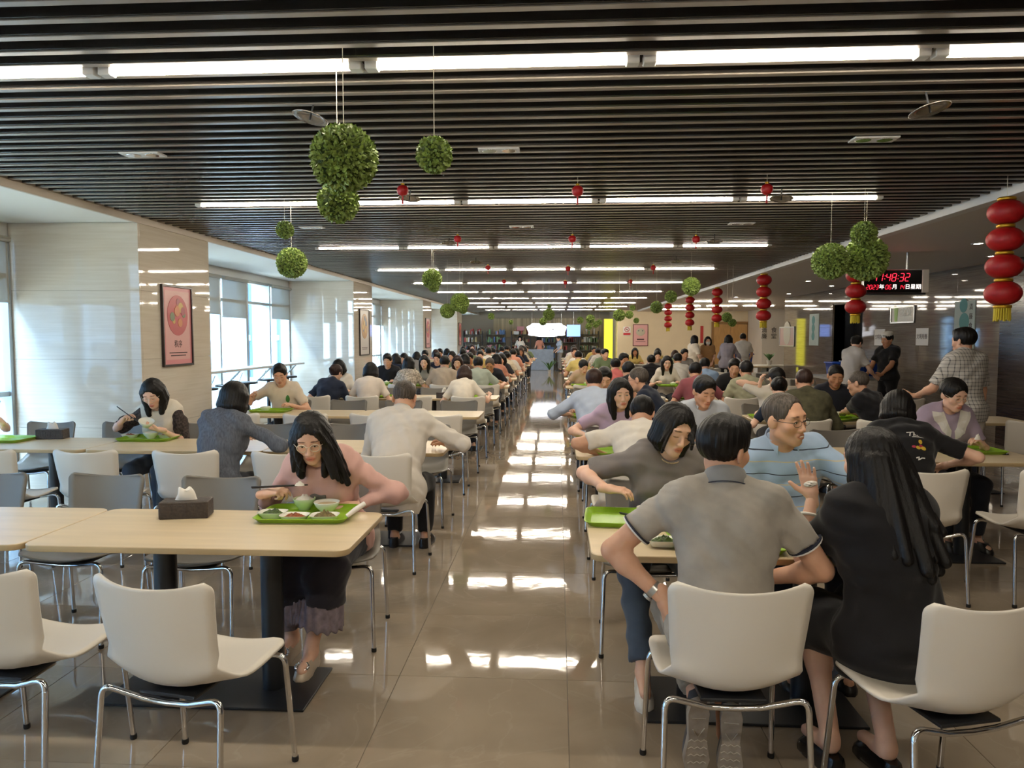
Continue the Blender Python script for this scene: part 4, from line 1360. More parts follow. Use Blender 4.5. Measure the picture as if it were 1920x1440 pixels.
def collar(P, o, m, m2=None, r=.062, up=.035, spread=.0, gap=50, nm='collar', lean=.35):
    """turned-down polo collar: open in front"""
    N = P['N0'] + P['Rc'] @ V3(0, -.004, .012) ; s = P['s']; Rm = P['Rc']; b = MB(); rs = []
    A = [R(-90 + gap / 2 + (360 - gap) * j / 28) + PI for j in range(29)]
    A = [R(90 + gap / 2 + (360 - gap) * j / 28) for j in range(29)]
    prof = [(r + .012, -.012), (r + .004, up * .5), (r, up), (r + .006, up + .004), (r + .012, up * .6), (r + .024, -.022), (r + .018, -.026)]
    for a in A:
        rs.append([tuple(N + Rm @ (V3(q * math.cos(a), q * math.sin(a), z - lean * .06 * math.sin(a)) * s)) for q, z in prof])
    b.rings(rs, True, True, True)
    c = b.build(nm, m, o)
    if m2:
        MB().tube([tuple(N + Rm @ (V3((r + .0245) * math.cos(a), (r + .0245) * math.sin(a), -.0205 - lean * .06 * math.sin(a)) * s)) for a in A], .0022, 5).build('collar_piping', m2, c)
    return c
collar(P2, o2, C('heather_collar', '#8f8d8b', var=.1), NAVY, r=.066)
# wrist watch
w = P2['wr'][1]; e = P2['el'][1]; dd = unit(w - e)
wt = MB().tube([tuple(w - dd * .055), tuple(w - dd * .033)], .0335, 18).build('wristwatch', M_steel, o2)
fx = unit(np.cross(dd, V3(0, 1, 0)))
MB().tube([tuple(w - dd * .044 - fx * .030), tuple(w - dd * .044 - fx * .041)], .019, 16).build('watch_case', M_steel, wt)
# trainers with the soles turned to the room
def sole(P, o, c, rzz, tilt, m_s, m_u):
    outl = [(.030, .13), (.040, .09), (.037, .04), (.033, -.01), (.042, -.06), (.049, -.10), (.040, -.135), (.018, -.15), (-.018, -.15), (-.040, -.135), (-.047, -.10), (-.042, -.06), (-.033, -.01), (-.037, .04), (-.040, .09), (-.030, .13), (0, .142)]
    sh = MB()
    rs = [[(x * k, yy, z) for x, z in outl] for yy, k in ((-.006, .96), (0, 1), (.022, 1), (.026, .97))]
    sh.rings(rs, True, True, True)
    so = sh.build('shoe', m_s, o, tuple(c), (tilt, 0, rzz))
    up = MB(); rs = []
    for yy, k in ((.026, .96), (.05, .92), (.075, .72)):
        rs.append([(x * k, yy, z * (k if z < 0 else 1)) for x, z in outl])
    up.rings(rs, False, True, True); up.build('shoe_upper', m_u, so)
    tr = MB()
    for zz in (-.11, -.08, -.05, -.02):
        pts = [(-.034 + .0113 * j, -.0075, zz + .008 * (j % 2)) for j in range(7)]
        tr.tube(pts, .0022, 5)
    tr.tube([(-.02, -.0075, .03), (.0, -.0075, .0), (.022, -.0075, .035)], .0022, 5)
    tr.tube([(-.026, -.0075, .075), (.026, -.0075, .075)], .0022, 5)
    t = tr.build('tread', mat('tread_pale', '#bdb3a5', .8), so); t['kind'] = 'stuff'
M_sole = mat('worn_sole', '#9a8f82', .8, var=.18, vscale=25, bump=.2, bscale=60)
sole(P2, o2, (-.085, -.005, .165), R(4), R(8), M_sole, C('shoe_canvas', '#33353d')); sole(P2, o2, (.035, .0, .15), R(-4), R(8), M_sole, C('shoe_canvas', '#33353d'))

# ---------------------------------------------------------------- woman in black, from behind
X, Y, rz = 1.21, 2.68, R(12)
P3, o3 = cast('person in black dress with waist-length black hair seen from behind, raising an open hand', X, Y, rz,
    dict(sex='f', s=.98, lean=17, head=(22, -6, 0), headfwd=.0, twist=6, rh=('px', 1600, 985, 3.15), lh=('px', 1522, 932, 3.0), lpole=('w', -.25, -.3, -1), ldir=('w', -.20, .02, 1), ln=('w', -.45, -.75, .15), lpose='open',
         hair='long', strands=[((0, -.075, 0), (.05, -.06, .80), .062, .045), ((.06, -.06, 0), (.12, -.04, .82), .055, .04), ((-.06, -.06, 0), (-.03, -.05, .84), .055, .035), ((.08, -.02, -.03), (.135, -.01, .92), .042, .03), ((-.075, -.02, -.03), (-.085, .0, .93), .036, .02)],
         top='loose', sleeve=.66, wid=1.2, bottom='skirt', hem=.30, seed=5, wr=.003, longtop=.06, knees=[(.10, .36, .53), (-.12, .36, .51)], ankles=[(.02, .06, .12), (-.17, .12, .13)]),
    LOD0, BLK, BLK, 0, 'black', shoes=mat('patent_black', '#121112', .2), )
w = P3['wr'][1]; e = P3['el'][1]; dd = unit(w - e)
MB().tube([tuple(w - dd * .075 + .035 * (unit(np.cross(dd, V3(0, 1, 0))) * math.cos(a) + unit(np.cross(dd, np.cross(dd, V3(0, 1, 0)))) * math.sin(a))) for a in [2 * PI * j / 20 for j in range(20)]], .0062, 8, closed=True).build('white_bangle', mat('jade_white', '#d9d4cc', .2), o3)

# ---------------------------------------------------------------- woman in the grey tee
X, Y, rz = .52, 3.93, PI
P4, o4 = cast('person in grey printed tee with chin-length black bob looking down, front right table', X, Y, rz,
    dict(sex='f', s=1.0, lean=17, head=(20, -20, -9), headfwd=.03, roll=-5, rh=('px', 1137, 916, 3.66), rdir=('w', .95, -.25, -.05), rn=('w', -.1, .2, -1), rpose='relax', rpole=(1, -.2, -.35), lh=('px', 1345, 935, 3.68), ldir=('w', -.3, -.2, .9), ln=('w', -1, 0, .2), lpose='pinch', lpole=(-.8, -.3, -.6),
         hair='bob', face_w=.062, top='loose', sleeve=.86, wid=1.05, seed=8, wr=.0035, eyes='down', strands=[((-.058, .055, .05), (-.125, .30, 1.10), .020, .014), ((.06, .045, .03), (.02, .335, 1.09), .018, .012)], knees=[(.16, .42, .50), (-.14, .42, .50)], ankles=[(.13, .60, .12), (-.11, .55, .10)]),
    LOD0, C('charcoal_tee', '#77706b', var=.08), JEANS, 0, 'black', M_shoewhite)
RED = mat('print_red', '#a8324a', .8); GRN = mat('print_green', '#2f5a3c', .8)
og = P4['C0'] + P4['Rc'] @ V3(0, .0, -.075); rt = P4['Rc'] @ V3(-1, 0, 0); upv = P4['Rc'] @ V3(0, 0, 1)
star = [(.0, .0)] + [((.018 if j % 2 == 0 else .008) * math.cos(2 * PI * j / 10 + PI / 2), (.018 if j % 2 == 0 else .008) * math.sin(2 * PI * j / 10 + PI / 2)) for j in range(10)]
V2, F2 = merge2([([(x - .062, y + .05) for x, y in star], [(0, 1 + j, 1 + (j + 1) % 10) for j in range(10)])] +
    [stroke2(dense([(-.018 + .02 * k, .068), (-.022 + .02 * k, .035), (-.012 + .02 * k, .035)]), .006) for k in range(5)] + [stroke2(dense([(-.02, .052), (.085, .052)]), .005)] +
    [stroke2(dense([(-.09, .008), (.09, .008), (.09, -.055), (-.09, -.055), (-.09, .008)]), .006)])
conform(P4, o4, 'red_print', V2, F2, og, rt, upv, RED)
V2, F2 = merge2([disc2(-.045, -.024, .030, .022), disc2(.02, -.026, .034, .022), disc2(.062, -.02, .016, .018)])
conform(P4, o4, 'green_print', V2, F2, og, rt, upv, GRN)
MB().tube([tuple(P4['N0'] + P4['Rc'] @ V3(.062 * math.cos(a), .072 * math.sin(a) + .012, .006 - .022 * math.sin(a))) for a in [2 * PI * j / 28 for j in range(28)]], .0032, 6, closed=True).build('bead_necklace', mat('beads', '#b9a37c', .3, var=.4, vscale=160), o4)

# ---------------------------------------------------------------- man in the blue striped polo
def stripe_mat(name, base, stripes, period, axis=2, off=0.0, rough=.85, tilt=0.0):
    m, nt, p = new_mat(name)
    tc = nd(nt, 'ShaderNodeTexCoord'); sp = nd(nt, 'ShaderNodeSeparateXYZ'); nt.links.new(tc.outputs['Object'], sp.inputs[0])
    mv = nd(nt, 'ShaderNodeMath', operation='MULTIPLY_ADD'); mv.inputs[1].default_value = 1 / period; mv.inputs[2].default_value = off
    if tilt:
        tl = nd(nt, 'ShaderNodeMath', operation='MULTIPLY_ADD'); tl.inputs[1].default_value = tilt
        nt.links.new(sp.outputs[1], tl.inputs[0]); nt.links.new(sp.outputs[axis], tl.inputs[2]); nt.links.new(tl.outputs[0], mv.inputs[0])
    else: nt.links.new(sp.outputs[axis], mv.inputs[0])
    fr = nd(nt, 'ShaderNodeMath', operation='FRACT'); nt.links.new(mv.outputs[0], fr.inputs[0])
    rp = nd(nt, 'ShaderNodeValToRGB'); rp.color_ramp.interpolation = 'CONSTANT'
    els = rp.color_ramp.elements
    els[0].position = 0; els[0].color = (*lin(base), 1); els[1].position = .999; els[1].color = (*lin(base), 1)
    for a, b, c in stripes:
        e = els.new(a); e.color = (*lin(c), 1); e = els.new(b); e.color = (*lin(base), 1)
    nt.links.new(fr.outputs[0], rp.inputs[0]); nt.links.new(rp.outputs[0], p.inputs['Base Color'])
    p.inputs['Roughness'].default_value = rough; p.inputs['Sheen Weight'].default_value = .15
    nb = nd(nt, 'ShaderNodeTexNoise'); nb.inputs['Scale'].default_value = 250; nt.links.new(tc.outputs['Object'], nb.inputs['Vector'])
    bp = nd(nt, 'ShaderNodeBump'); bp.inputs['Strength'].default_value = .12; bp.inputs['Distance'].default_value = .004
    nt.links.new(nb.outputs[0], bp.inputs['Height']); nt.links.new(bp.outputs[0], p.inputs['Normal'])
    MATS[name] = m
    return m
STRP = stripe_mat('blue_striped_pique', '#9fb6d2', [(.10, .135, '#cdbb8b'), (.55, .59, '#2b3040')], .115, tilt=.3)
X, Y, rz = 1.20, 3.97, PI
P5, o5 = cast('balding smiling person in glasses and light blue striped polo, front right table', X, Y, rz,
    dict(sex='m', s=1.05, lean=12, head=(36, -4, 5), headfwd=.06, roll=6, twist=8, rh=('px', 1475, 985, 3.62), rdir=('w', .9, -.4, 0), rpose='relax', lh=('px', 1590, 985, 3.62), ldir=('w', -.9, -.3, 0), lpole=(-1, -.1, -.4), lpose='relax', hair='bald', top='tee', sleeve=.72, wid=1.1, belly=.02, seed=21, eyes='open', mouth=.0042, longtop=.03),
    LOD0, STRP, NAVYP, 1, 'grey')
spectacles(P5, o5, M_framedark, .025, .0155, .0011)
collar(P5, o5, C('blue_collar', '#a5bad6'), None, r=.068, gap=70)
H0, HM, s = P5['H0'], P5['HM'], P5['s']
MB().sphere((0, 0, 0), 1, 14, 6, .0165 * s, .006 * s, .0042 * s).build('teeth', mat('teeth', '#e6e0d4', .3), o5, tuple(H0 + HM @ (V3(0, .0925, -.0693) * s)), Matrix(HM.tolist()).to_euler())

# ---------------------------------------------------------------- second right bank: white-collared woman and the black printed tee
X, Y, rz = 3.08, 6.22, PI
P6, o6 = cast('person in lilac top with wide white collar and glasses, tissue in hand', X, Y, rz,
    dict(sex='f', s=1.0, lean=16, head=(14, -20, 2), headfwd=.04, rh=('px', 1760, 845, 5.85), lh=('px', 1845, 836, 5.82), ldir=('w', -.7, -.2, .55), ln=('w', -.3, 0, -1), lpose='pinch', hair='tied', top='loose', sleeve=.75, wid=1.06, seed=31, eyes='down', longtop=.02),
    dict(h=.010, hh=.005, hand=.005, hairh=.006), C('lilac', '#a796a8'), NAVYP, 0, 'black')
spectacles(P6, o6, M_frameclear, .022, .019)
# wide collar: two pointed lappets laid on the blouse
og = P6['S0'] + P6['Rc'] @ V3(0, 0, .06); rt = P6['Rc'] @ V3(-1, 0, 0); upv = unit(P6['Rc'] @ V3(0, .35, 1))
parts = []
for q in (-1, 1):
    V2 = []; n = 10
    inner = [(q * (.010 + .055 * t ** .8), -.075 + .105 * t) for t in [j / n for j in range(n + 1)]]
    outer = [(q * (.018 + .125 * min(1, t * 1.25) + .004 * math.sin(t * 38)), -.135 + .15 * t + .004 * math.cos(t * 38)) for t in [j / n for j in range(n + 1)]]
    for a, b_ in zip(inner, outer):
        for k in range(5): V2.append((a[0] + (b_[0] - a[0]) * k / 4, a[1] + (b_[1] - a[1]) * k / 4))
    F2 = [(i * 5 + k, i * 5 + k + 1, (i + 1) * 5 + k + 1, (i + 1) * 5 + k) for i in range(n) for k in range(4)]
    cl = conform(P6, o6, 'collar_lappet', V2, F2, og, rt, upv, C('white_collar', '#ddd8cf'), off=.007)
X, Y, rz = 2.24, 4.90, R(-6)
P7, o7 = cast('person with black hair in black back-printed tee leaning over table before the lilac top', X, Y, rz,
    dict(sex='f', s=1.03, lean=30, head=(-4, -30, 6), roll=4, rh=('px', 1775, 872, 5.2), lh=(-.1, .40, .80), rpole=(1, -.3, -.4), hair='shoulder', top='loose', sleeve=.70, wid=1.12, seed=33),
    dict(h=.010, hh=.007, hand=.006, hairh=.006), BLK, BLK, 0, 'black')
og = P7['C0']; rt = P7['Rc'] @ V3(1, 0, 0); upv = P7['Rc'] @ V3(0, 0, 1)
PW = mat('print_white', '#dedbd5', .7); PY = mat('print_yellow', '#d8b43c', .7)
V2, F2 = merge2([stroke2(dense([(-.015, .070), (.030, .078)]), .006), stroke2(dense([(.010, .075), (.000, .040)]), .006), stroke2(dense([(.032, .076), (.024, .042)]), .006), stroke2(dense([(.026, .056), (.036, .060), (.038, .042)]), .005), stroke2(dense([(.044, .050), (.054, .054), (.050, .060), (.045, .050), (.050, .043), (.058, .044)]), .005), stroke2(dense([(.012, .034), (.085, .040)]), .004)])
conform(P7, o7, 'white_lettering', V2, F2, og, rt, upv, PW)
V2, F2 = merge2([disc2(.060, .004, .013), disc2(.045, -.036, .016, .012), disc2(.078, -.034, .018, .013)])
conform(P7, o7, 'yellow_print', V2, F2, og, rt, upv, PY)
V2, F2 = merge2([disc2(.062, -.020, .013, .008), disc2(.018, -.034, .013, .009)])
conform(P7, o7, 'red_patch_print', V2, F2, og, rt, upv, RED, off=.004)
V2, F2 = merge2([stroke2(dense([(.03, -.105), (.05, -.095), (.045, -.115), (.065, -.10), (.085, -.098)]), .007)])
conform(P7, o7, 'white_lettering', V2, F2, og, rt, upv, PW)
MIDL = dict(h=.012, hh=.0052, hand=.0054, hairh=.007)
# ---------------------------------------------------------------- second row
P8, o8 = cast('grey-cropped person in white long-sleeved shirt seen from behind, second row by the aisle', -1.16, 5.22, R(-3),
    dict(sex='m', s=1.04, lean=24, head=(0, -26, 0), headfwd=.03, rh=('px', 838, 832, 5.62), rpole=(1, -.2, -.35), rdir=('w', -.6, .6, .1), lh=(-.14, .44, .80), hair='crop', top='loose', sleeve=1.9, wid=1.1, seed=41, wr=.0038, longtop=.12),
    LOD0, C('white_shirt', '#ddd5ca', var=.03), BLK, 1, 'grey')
collar(P8, o8, C('white_shirt', '#ddd5ca'), None, r=.064, gap=60)
P9, o9 = cast('person in cream vest and black lace sleeves lifting a bowl, second row by the column', -3.46, 6.44, PI,
    dict(sex='f', s=.97, lean=20, head=(6, -30, 4), headfwd=.05, rh=('px', 228, 790, 6.1), rdir=('w', .6, -.1, .5), rpose='chop', rn=('w', .3, 0, -1), rpole=(1, .1, -.6), lh=('px', 302, 806, 6.1), ldir=('w', -.8, -.2, .15), ln=('w', 0, 0, 1), lpose='cup', hair='shoulder', top='loose', sleeve=.0, seed=43, eyes='down', face_w=.064),
    MIDL, C('cream_knit', '#d8cfbf', var=.06, bump=.3, bscale=120), JEANS, 0, 'black')
spectacles(P9, o9, M_frameclear, .023, .02)
for sd in (0, 1):
    sh, el = P9['sh'][sd], P9['el'][sd]
    sl = [('cc', sh + (P9['S0'] - sh) * .12, sh + (el - sh) * .95, .064, .058, 0), ('fn', wrinkle(77 + sd, .005))]
    link('lace_sleeve', fast_mesh('lace_sleeve', *surface(sl, .0105), True, [mat('black_lace', '#3a302c', .9, var=.75, vscale=60, detail=1)]), o9)
P10, o10 = cast('person in grey-blue linen top with shoulder-length black hair seen from behind', -2.50, 5.24, R(-8),
    dict(sex='f', s=1.0, lean=20, head=(-8, -18, 3), roll=3, rh=(.36, .44, .79), rpole=(1, -.3, -.5), lh=(-.05, .42, .80), hair='shoulder', top='loose', sleeve=1.85, wid=1.05, seed=45, wr=.004, longtop=.10),
    MIDL, mat('linen_slub', '#5f646e', .9, var=.28, vscale=90, stretch=(1, 1, .25), bump=.2, bscale=200), NAVYP, 0, 'black')
P11, o11 = cast('person in lavender tee with long dark hair holding chopsticks, second row by the aisle', .48, 6.32, PI,
    dict(sex='f', s=.97, lean=14, head=(12, -10, 3), headfwd=.03, roll=-3, rh=('px', 1103, 818, 5.98), rdir=('w', .9, -.1, .2), rn=('w', .2, 0, -1), rpose='chop', rpole=(1, -.1, -.5), lh=(-.12, .38, .80), hair='shoulder', top='tee', sleeve=.7, seed=47, eyes='open', face_w=.064),
    MIDL, C('lavender', '#b7a0b8'), BLK, 0, 'black')
P12, o12 = cast('bent-over person in plain white tee seen from behind, second row by the aisle', .58, 5.12, R(-6),
    dict(sex='m', s=1.02, lean=40, head=(-6, -42, 0), headfwd=.03, lh=('px', 1128, 852, 5.50), lpole=(-1, -.1, -.4), rh=(.2, .42, .80), hair='short', top='loose', sleeve=.75, wid=1.05, seed=49, wr=.0035, longtop=.08),
    MIDL, C('white_tee', '#e2dacd', var=.02), BLK, 1, 'black')
P13, o13 = cast('black-haired person in pale blue shirt looking down, behind the grey tee', 1.19, 6.34, PI,
    dict(sex='m', s=1.0, lean=14, head=(18, -22, 0), headfwd=.04, hair='short', top='loose', sleeve=.8, seed=51, eyes='down'),
    MIDL, C('pale_blue_shirt', '#b3b9c2'), NAVYP, 1, 'black')
collar(P13, o13, C('pale_blue_shirt', '#b3b9c2'), None, r=.062, gap=70)
P14, o14 = cast('person cut off by the left edge, arm resting by a tray, second row', -5.24, 6.42, PI,
    dict(sex='f', s=.98, lean=16, head=(0, -20, 0), lh=('px', 2, 790, 6.08), ldir=('w', -.5, -.2, .6), lpose='chop', lpole=(-.6, -.3, -.8), hair='shoulder', top='tee', sleeve=.5, seed=53), LOD1, C('peach', '#c9a58c'), NAVYP, 0, 'black')

# ---------------------------------------------------------------- third to fifth rows, one by one
TRAYS = []
def row_person(label, x, bank, r, side, sex, hair, top, sleeve=.65, lean=18, head=(0, -18, 0), skin=0, hcol='black', dy=0., rzo=0., s=None, eyes='down', bottom=None, lod=LOD1, **kw):
    y = row_y(bank, r) + (-.60 if side == 'near' else .62) + dy
    hy = y + (.12 if side == 'near' else -.15)
    X = px(x, 700, hy)[0]
    rz = (0 if side == 'near' else PI) + R(rzo)
    sp = dict(sex=sex, s=s or (1.0 if sex == 'm' else .96), lean=lean, head=head, hair=hair, sleeve=sleeve, seed=int(x * 7 + r), eyes=eyes, top='loose' if sleeve > 1 else 'tee', headfwd=.03)
    sp.update(kw)
    TRAYS.append((X, y, rz, label))
    return cast(label, X, y, rz, sp, lod, top, bottom, skin, hcol)
g_, o_ = row_person('person in glasses and cream tee with green badge beside the windows', 528, 'left', 2, 'far', 'm', 'short', C('cream_tee', '#d8c9b4'), .7, 16, (14, -24, 4), 1, roll=0, rh=('px', 470, 752, 8.65), rdir=('w', .2, -.2, .9), rpose='chop', rn=('w', .8, 0, -.3), rpole=(1, .1, -.6))
spectacles(g_, o_, M_frameclear)
V2, F2 = disc2(0, 0, .022, .045)
conform(g_, o_, 'green_badge', V2, F2, g_['C0'] + g_['Rc'] @ V3(-.085, 0, .03), g_['Rc'] @ V3(-1, 0, 0), g_['Rc'] @ V3(0, 0, 1), mat('badge_green', '#3f7a34', .7))
row_person('person in navy tee with tied hair leaning right, seen from behind, fourth left row', 610, 'left', 3, 'near', 'f', 'tied', C('navy_tee', '#20283a'), .75, 24, (-25, -18, 0), 0, 'auburn', roll=10, wid=1.1)
row_person('person with black bob and white top facing us, fourth left row', 636, 'left', 3, 'far', 'f', 'bob', C('white_top', '#d8d0c6'), .8, 14, (-8, -14, 8), 0, eyes='open')
row_person('person in white polo with black hems seen from behind, fourth left row', 692, 'left', 3, 'near', 'f', 'bob', C('white_polo', '#dacdc0'), .68, 18, (10, -18, 0), 0, wid=1.05)
row_person('person in white blouse with brown bob seen from behind, fourth left row near aisle', 868, 'left', 3, 'near', 'f', 'bob', C('white_blouse', '#e2d8c8'), .75, 28, (0, -30, 0), 0, 'brown', rh=(.34, .40, .80))
row_person('person in black shirt looking down, fifth left row by the column', 727, 'left', 4, 'far', 'm', 'short', C('black_shirt', '#1c1c20'), .7, 12, (0, -20, 0), 1, wid=1.05)
row_person('long-haired person in patterned blouse seen from behind, fifth left row', 766, 'left', 4, 'near', 'f', 'long', mat('patterned_blouse', '#b8ab9a', .9, var=.6, vscale=40), .7, 14, (-25, -12, 0), 0, dy=.0)
row_person('person with long straight dark hair and grey tee facing us, fifth left row', 796, 'left', 4, 'far', 'f', 'long', C('grey_tee2', '#8b857c'), .7, 12, (0, -14, 0), 0, eyes='down')
row_person('person in plain beige tee seen from behind, fifth left row', 832, 'left', 4, 'near', 'm', 'short', C('beige_tee', '#b5a592'), .72, 18, (8, -15, 0), 1, wid=1.08)
row_person('person with auburn hair and glasses facing us, fifth left row', 858, 'left', 4, 'far', 'f', 'shoulder', C('pale_tee', '#cfc4b8'), .7, 14, (5, -18, 0), 0, 'auburn')
row_person('person in sage green tee seen from behind, fifth left row near aisle', 897, 'left', 4, 'near', 'm', 'short', C('sage_tee', '#a3ab9c'), .75, 24, (10, -20, 0), 1, wid=1.12, rh=(.42, .38, .80), roll=-2)
row_person('balding person bending over food, fifth left row near aisle', 920, 'left', 4, 'far', 'm', 'bald', C('navy_tee2', '#22242e'), .7, 28, (0, -38, 0), 2, 'grey')
# right of the aisle
row_person('person in pale blue shirt seen from behind, third row by the aisle', 1115, 'middle', 2, 'near', 'm', 'short', C('sky_shirt', '#b3bed0'), 1.5, 20, (6, -18, 0), 1, 'brown', wid=1.1, lh=(-.3, .40, .79), lpole=(-1, -.2, -.5))
row_person('person in cream tee reaching to the left, third row by the aisle', 1132, 'middle', 2, 'far', 'm', 'short', C('cream_tee3', '#ddcfb4'), .75, 22, (5, -26, 0), 1, rh=(.35, .42, .80))
nv, nvo = row_person('person in sleeveless navy top turned sideways, third row', 1240, 'middle', 2, 'near', 'f', 'crop', C('navy_vest', '#1b2233'), .0, 22, (10, -8, 0), 1, 'grey', rzo=62, dy=.10, s=1.04, lh=('px', 1195, 748, 7.95), lpole=(-.2, -.6, -.6), rh=(.15, .35, .70))
spectacles(nv, nvo, M_framedark)
row_person('person in black tee seen from behind, fourth row right of the aisle', 1180, 'middle', 3, 'near', 'm', 'short', C('black_tee4', '#17171c'), .75, 22, (0, -20, 0), 1, wid=1.15)
row_person('person in coral tee seen from behind, fifth row right of the aisle', 1155, 'middle', 4, 'near', 'f', 'tied', C('coral_tee', '#d2706c'), .7, 20, (0, -18, 0), 0)
row_person('person in beige top bending to a tray at the aisle, fifth row right', 1093, 'middle', 4, 'far', 'f', 'tied', C('beige_top5', '#c0a48c'), .6, 30, (25, -30, 0), 0, rh=(.3, .42, .80))
row_person('person in black hooded top seen from behind, sixth row right of the aisle', 1222, 'middle', 5, 'near', 'f', 'tied', C('black_hood', '#18161a'), 1.4, 20, (0, -15, 0), 0, wid=1.15)
# far right bank
row_person('person in olive camouflage shirt seen from behind, third row of far right bank', 1513, 'right', 2, 'near', 'm', 'crop', mat('camouflage', '#4d4a35', .9, var=.3, vscale=18), 1.6, 16, (0, -14, 0), 1, 'brown', wid=1.12)
row_person('smiling person in dark navy polo looking down, third row of far right bank', 1566, 'right', 2, 'far', 'm', 'crop', C('navy_polo', '#22242f'), .7, 12, (-8, -22, 0), 2, 'black', eyes='down')
bt, bto = row_person('greying person in glasses and black tee turned left, third row of far right bank', 1648, 'right', 2, 'near', 'm', 'crop', C('black_tee6', '#15151a'), .72, 22, (12, -12, 0), 1, 'grey', rzo=40, dy=.05, wid=1.1, lh=('px', 1578, 775, 8.15), lpole=(-.5, -.4, -.7))
spectacles(bt, bto, M_framedark)
row_person('dark-haired person in white tee raising a hand, third row of far right bank', 1455, 'right', 2, 'far', 'f', 'tied', C('white_tee7', '#ddd5ca'), .75, 14, (25, -25, 0), 0, rh=('px', 1425, 720, 8.6), rpose='cup', rdir=('w', .1, -.1, 1))
row_person('child-sized person in navy tee beside the camouflage shirt, third row', 1468, 'right', 2, 'near', 'f', 'tied', C('navy_tee8', '#1d2638'), .75, 22, (-10, -22, 0), 0, dy=.12, s=.9)
row_person('person in maroon tee seen from behind, fourth row of far right bank', 1308, 'right', 3, 'near', 'm', 'short', C('maroon_tee', '#8a4c52'), .75, 24, (-10, -22, 0), 1, wid=1.1, rh=(.38, .42, .82))
row_person('person in sage olive tee seen from behind, fourth row of far right bank', 1402, 'right', 3, 'near', 'm', 'short', C('olive_tee', '#98967c'), .75, 18, (10, -12, 0), 1, wid=1.1)
row_person('person in black shirt facing us, fourth row of far right bank', 1375, 'right', 3, 'far', 'm', 'short', C('black_shirt9', '#1a1a1d'), .8, 16, (-12, -20, 0), 1)
row_person('person in sky blue top seen from behind, fifth row of far right bank', 1325, 'right', 4, 'near', 'm', 'short', C('sky_tee', '#8fa8c8'), .8, 26, (0, -24, 0), 1)
row_person('person in white tee seen from behind, sixth row of far right bank', 1272, 'right', 5, 'near', 'm', 'short', C('white_tee10', '#d6d1c9'), .75, 20, (10, -16, 0), 1)
row_person('person with long dark hair facing us, fifth row of far right bank', 1250, 'right', 4, 'far', 'f', 'long', C('cream_top11', '#d8cfc0'), .8, 14, (0, -12, 0), 0, eyes='open')

# ---------------------------------------------------------------- standing people
def stand(label, x, Y, rz, top, bottom, sex='m', hair='short', s=1.0, skin=1, hcol='black', lod=LOD1, **kw):
    X = px(x, 700, Y)[0]
    sp = dict(sex=sex, s=s, stand=True, lean=3, head=(0, -6, 0), headfwd=.01, hair=hair, sleeve=.7, rh=(.24, .06, .84 * s), lh=(-.24, .06, .84 * s), rdir=(0, .1, -1), ldir=(0, .1, -1), rn=(-1, 0, 0), ln=(1, 0, 0), seed=int(x), top='loose', eyes='open')
    sp.update(kw)
    return cast(label, X, Y, rz, sp, lod, top, bottom, skin, hcol)
def plaid():
    m, nt, p = new_mat('plaid_shirt')
    tc = nd(nt, 'ShaderNodeTexCoord'); sp = nd(nt, 'ShaderNodeSeparateXYZ'); nt.links.new(tc.outputs['Object'], sp.inputs[0])
    fs = []
    for ax in (0, 2):
        mu = nd(nt, 'ShaderNodeMath', operation='MULTIPLY'); mu.inputs[1].default_value = 1 / .034; nt.links.new(sp.outputs[ax], mu.inputs[0])
        fr = nd(nt, 'ShaderNodeMath', operation='FRACT'); nt.links.new(mu.outputs[0], fr.inputs[0])
        lt = nd(nt, 'ShaderNodeMath', operation='LESS_THAN'); lt.inputs[1].default_value = .2; nt.links.new(fr.outputs[0], lt.inputs[0]); fs.append(lt)
    ad = nd(nt, 'ShaderNodeMath', operation='ADD'); nt.links.new(fs[0].outputs[0], ad.inputs[0]); nt.links.new(fs[1].outputs[0], ad.inputs[1])
    ml = nd(nt, 'ShaderNodeMath', operation='MULTIPLY'); ml.inputs[1].default_value = .5; nt.links.new(ad.outputs[0], ml.inputs[0])
    rp = nd(nt, 'ShaderNodeValToRGB'); rp.color_ramp.elements[0].color = (*lin('#c3beb6'), 1); rp.color_ramp.elements[1].color = (*lin('#2f3038'), 1)
    nt.links.new(ml.outputs[0], rp.inputs[0]); nt.links.new(rp.outputs[0], p.inputs['Base Color']); p.inputs['Roughness'].default_value = .85
    return m
stand('standing person in black and white checked shirt walking away with a tray', 1812, 7.3, R(22), plaid(), C('jeans_dark', '#272c3c'), s=1.0, lod=MIDL, lh=(-.24, .34, 1.04), ldir=(-.2, 1, 0), ln=(0, 0, 1), lpose='cup', head=(8, -4, 0), longtop=.05, wid=1.08, sleeve=.85)
chef, chef_o = stand('standing canteen worker in black tee and white cap at the tray return', 1665, 13.2, R(118), C('black_tee_staff', '#18181a'), BLK, s=.99, skin=2, lh=(-.16, .36, .98), rh=(.2, .3, .92), head=(-6, -10, 0), ldir=(0, 1, -.2), rdir=(0, 1, -.2))
cp = MB(); H0, HM, s_ = chef['H0'], chef['HM'], chef['s']
def hg(x, y, z): return tuple(H0 + HM @ (V3(x, y, z) * s_))
rs = []
for r_, z_ in ((.094, .055), (.096, .085), (.100, .11), (.088, .135), (.03, .146)):
    rs.append([hg(r_ * .88 * math.cos(2 * PI * j / 18), r_ * 1.08 * math.sin(2 * PI * j / 18) - .012, z_) for j in range(18)])
cp.rings(rs, True, True, True).build('white_cap', mat('cap_cotton', '#e3ded6', .8), chef_o)
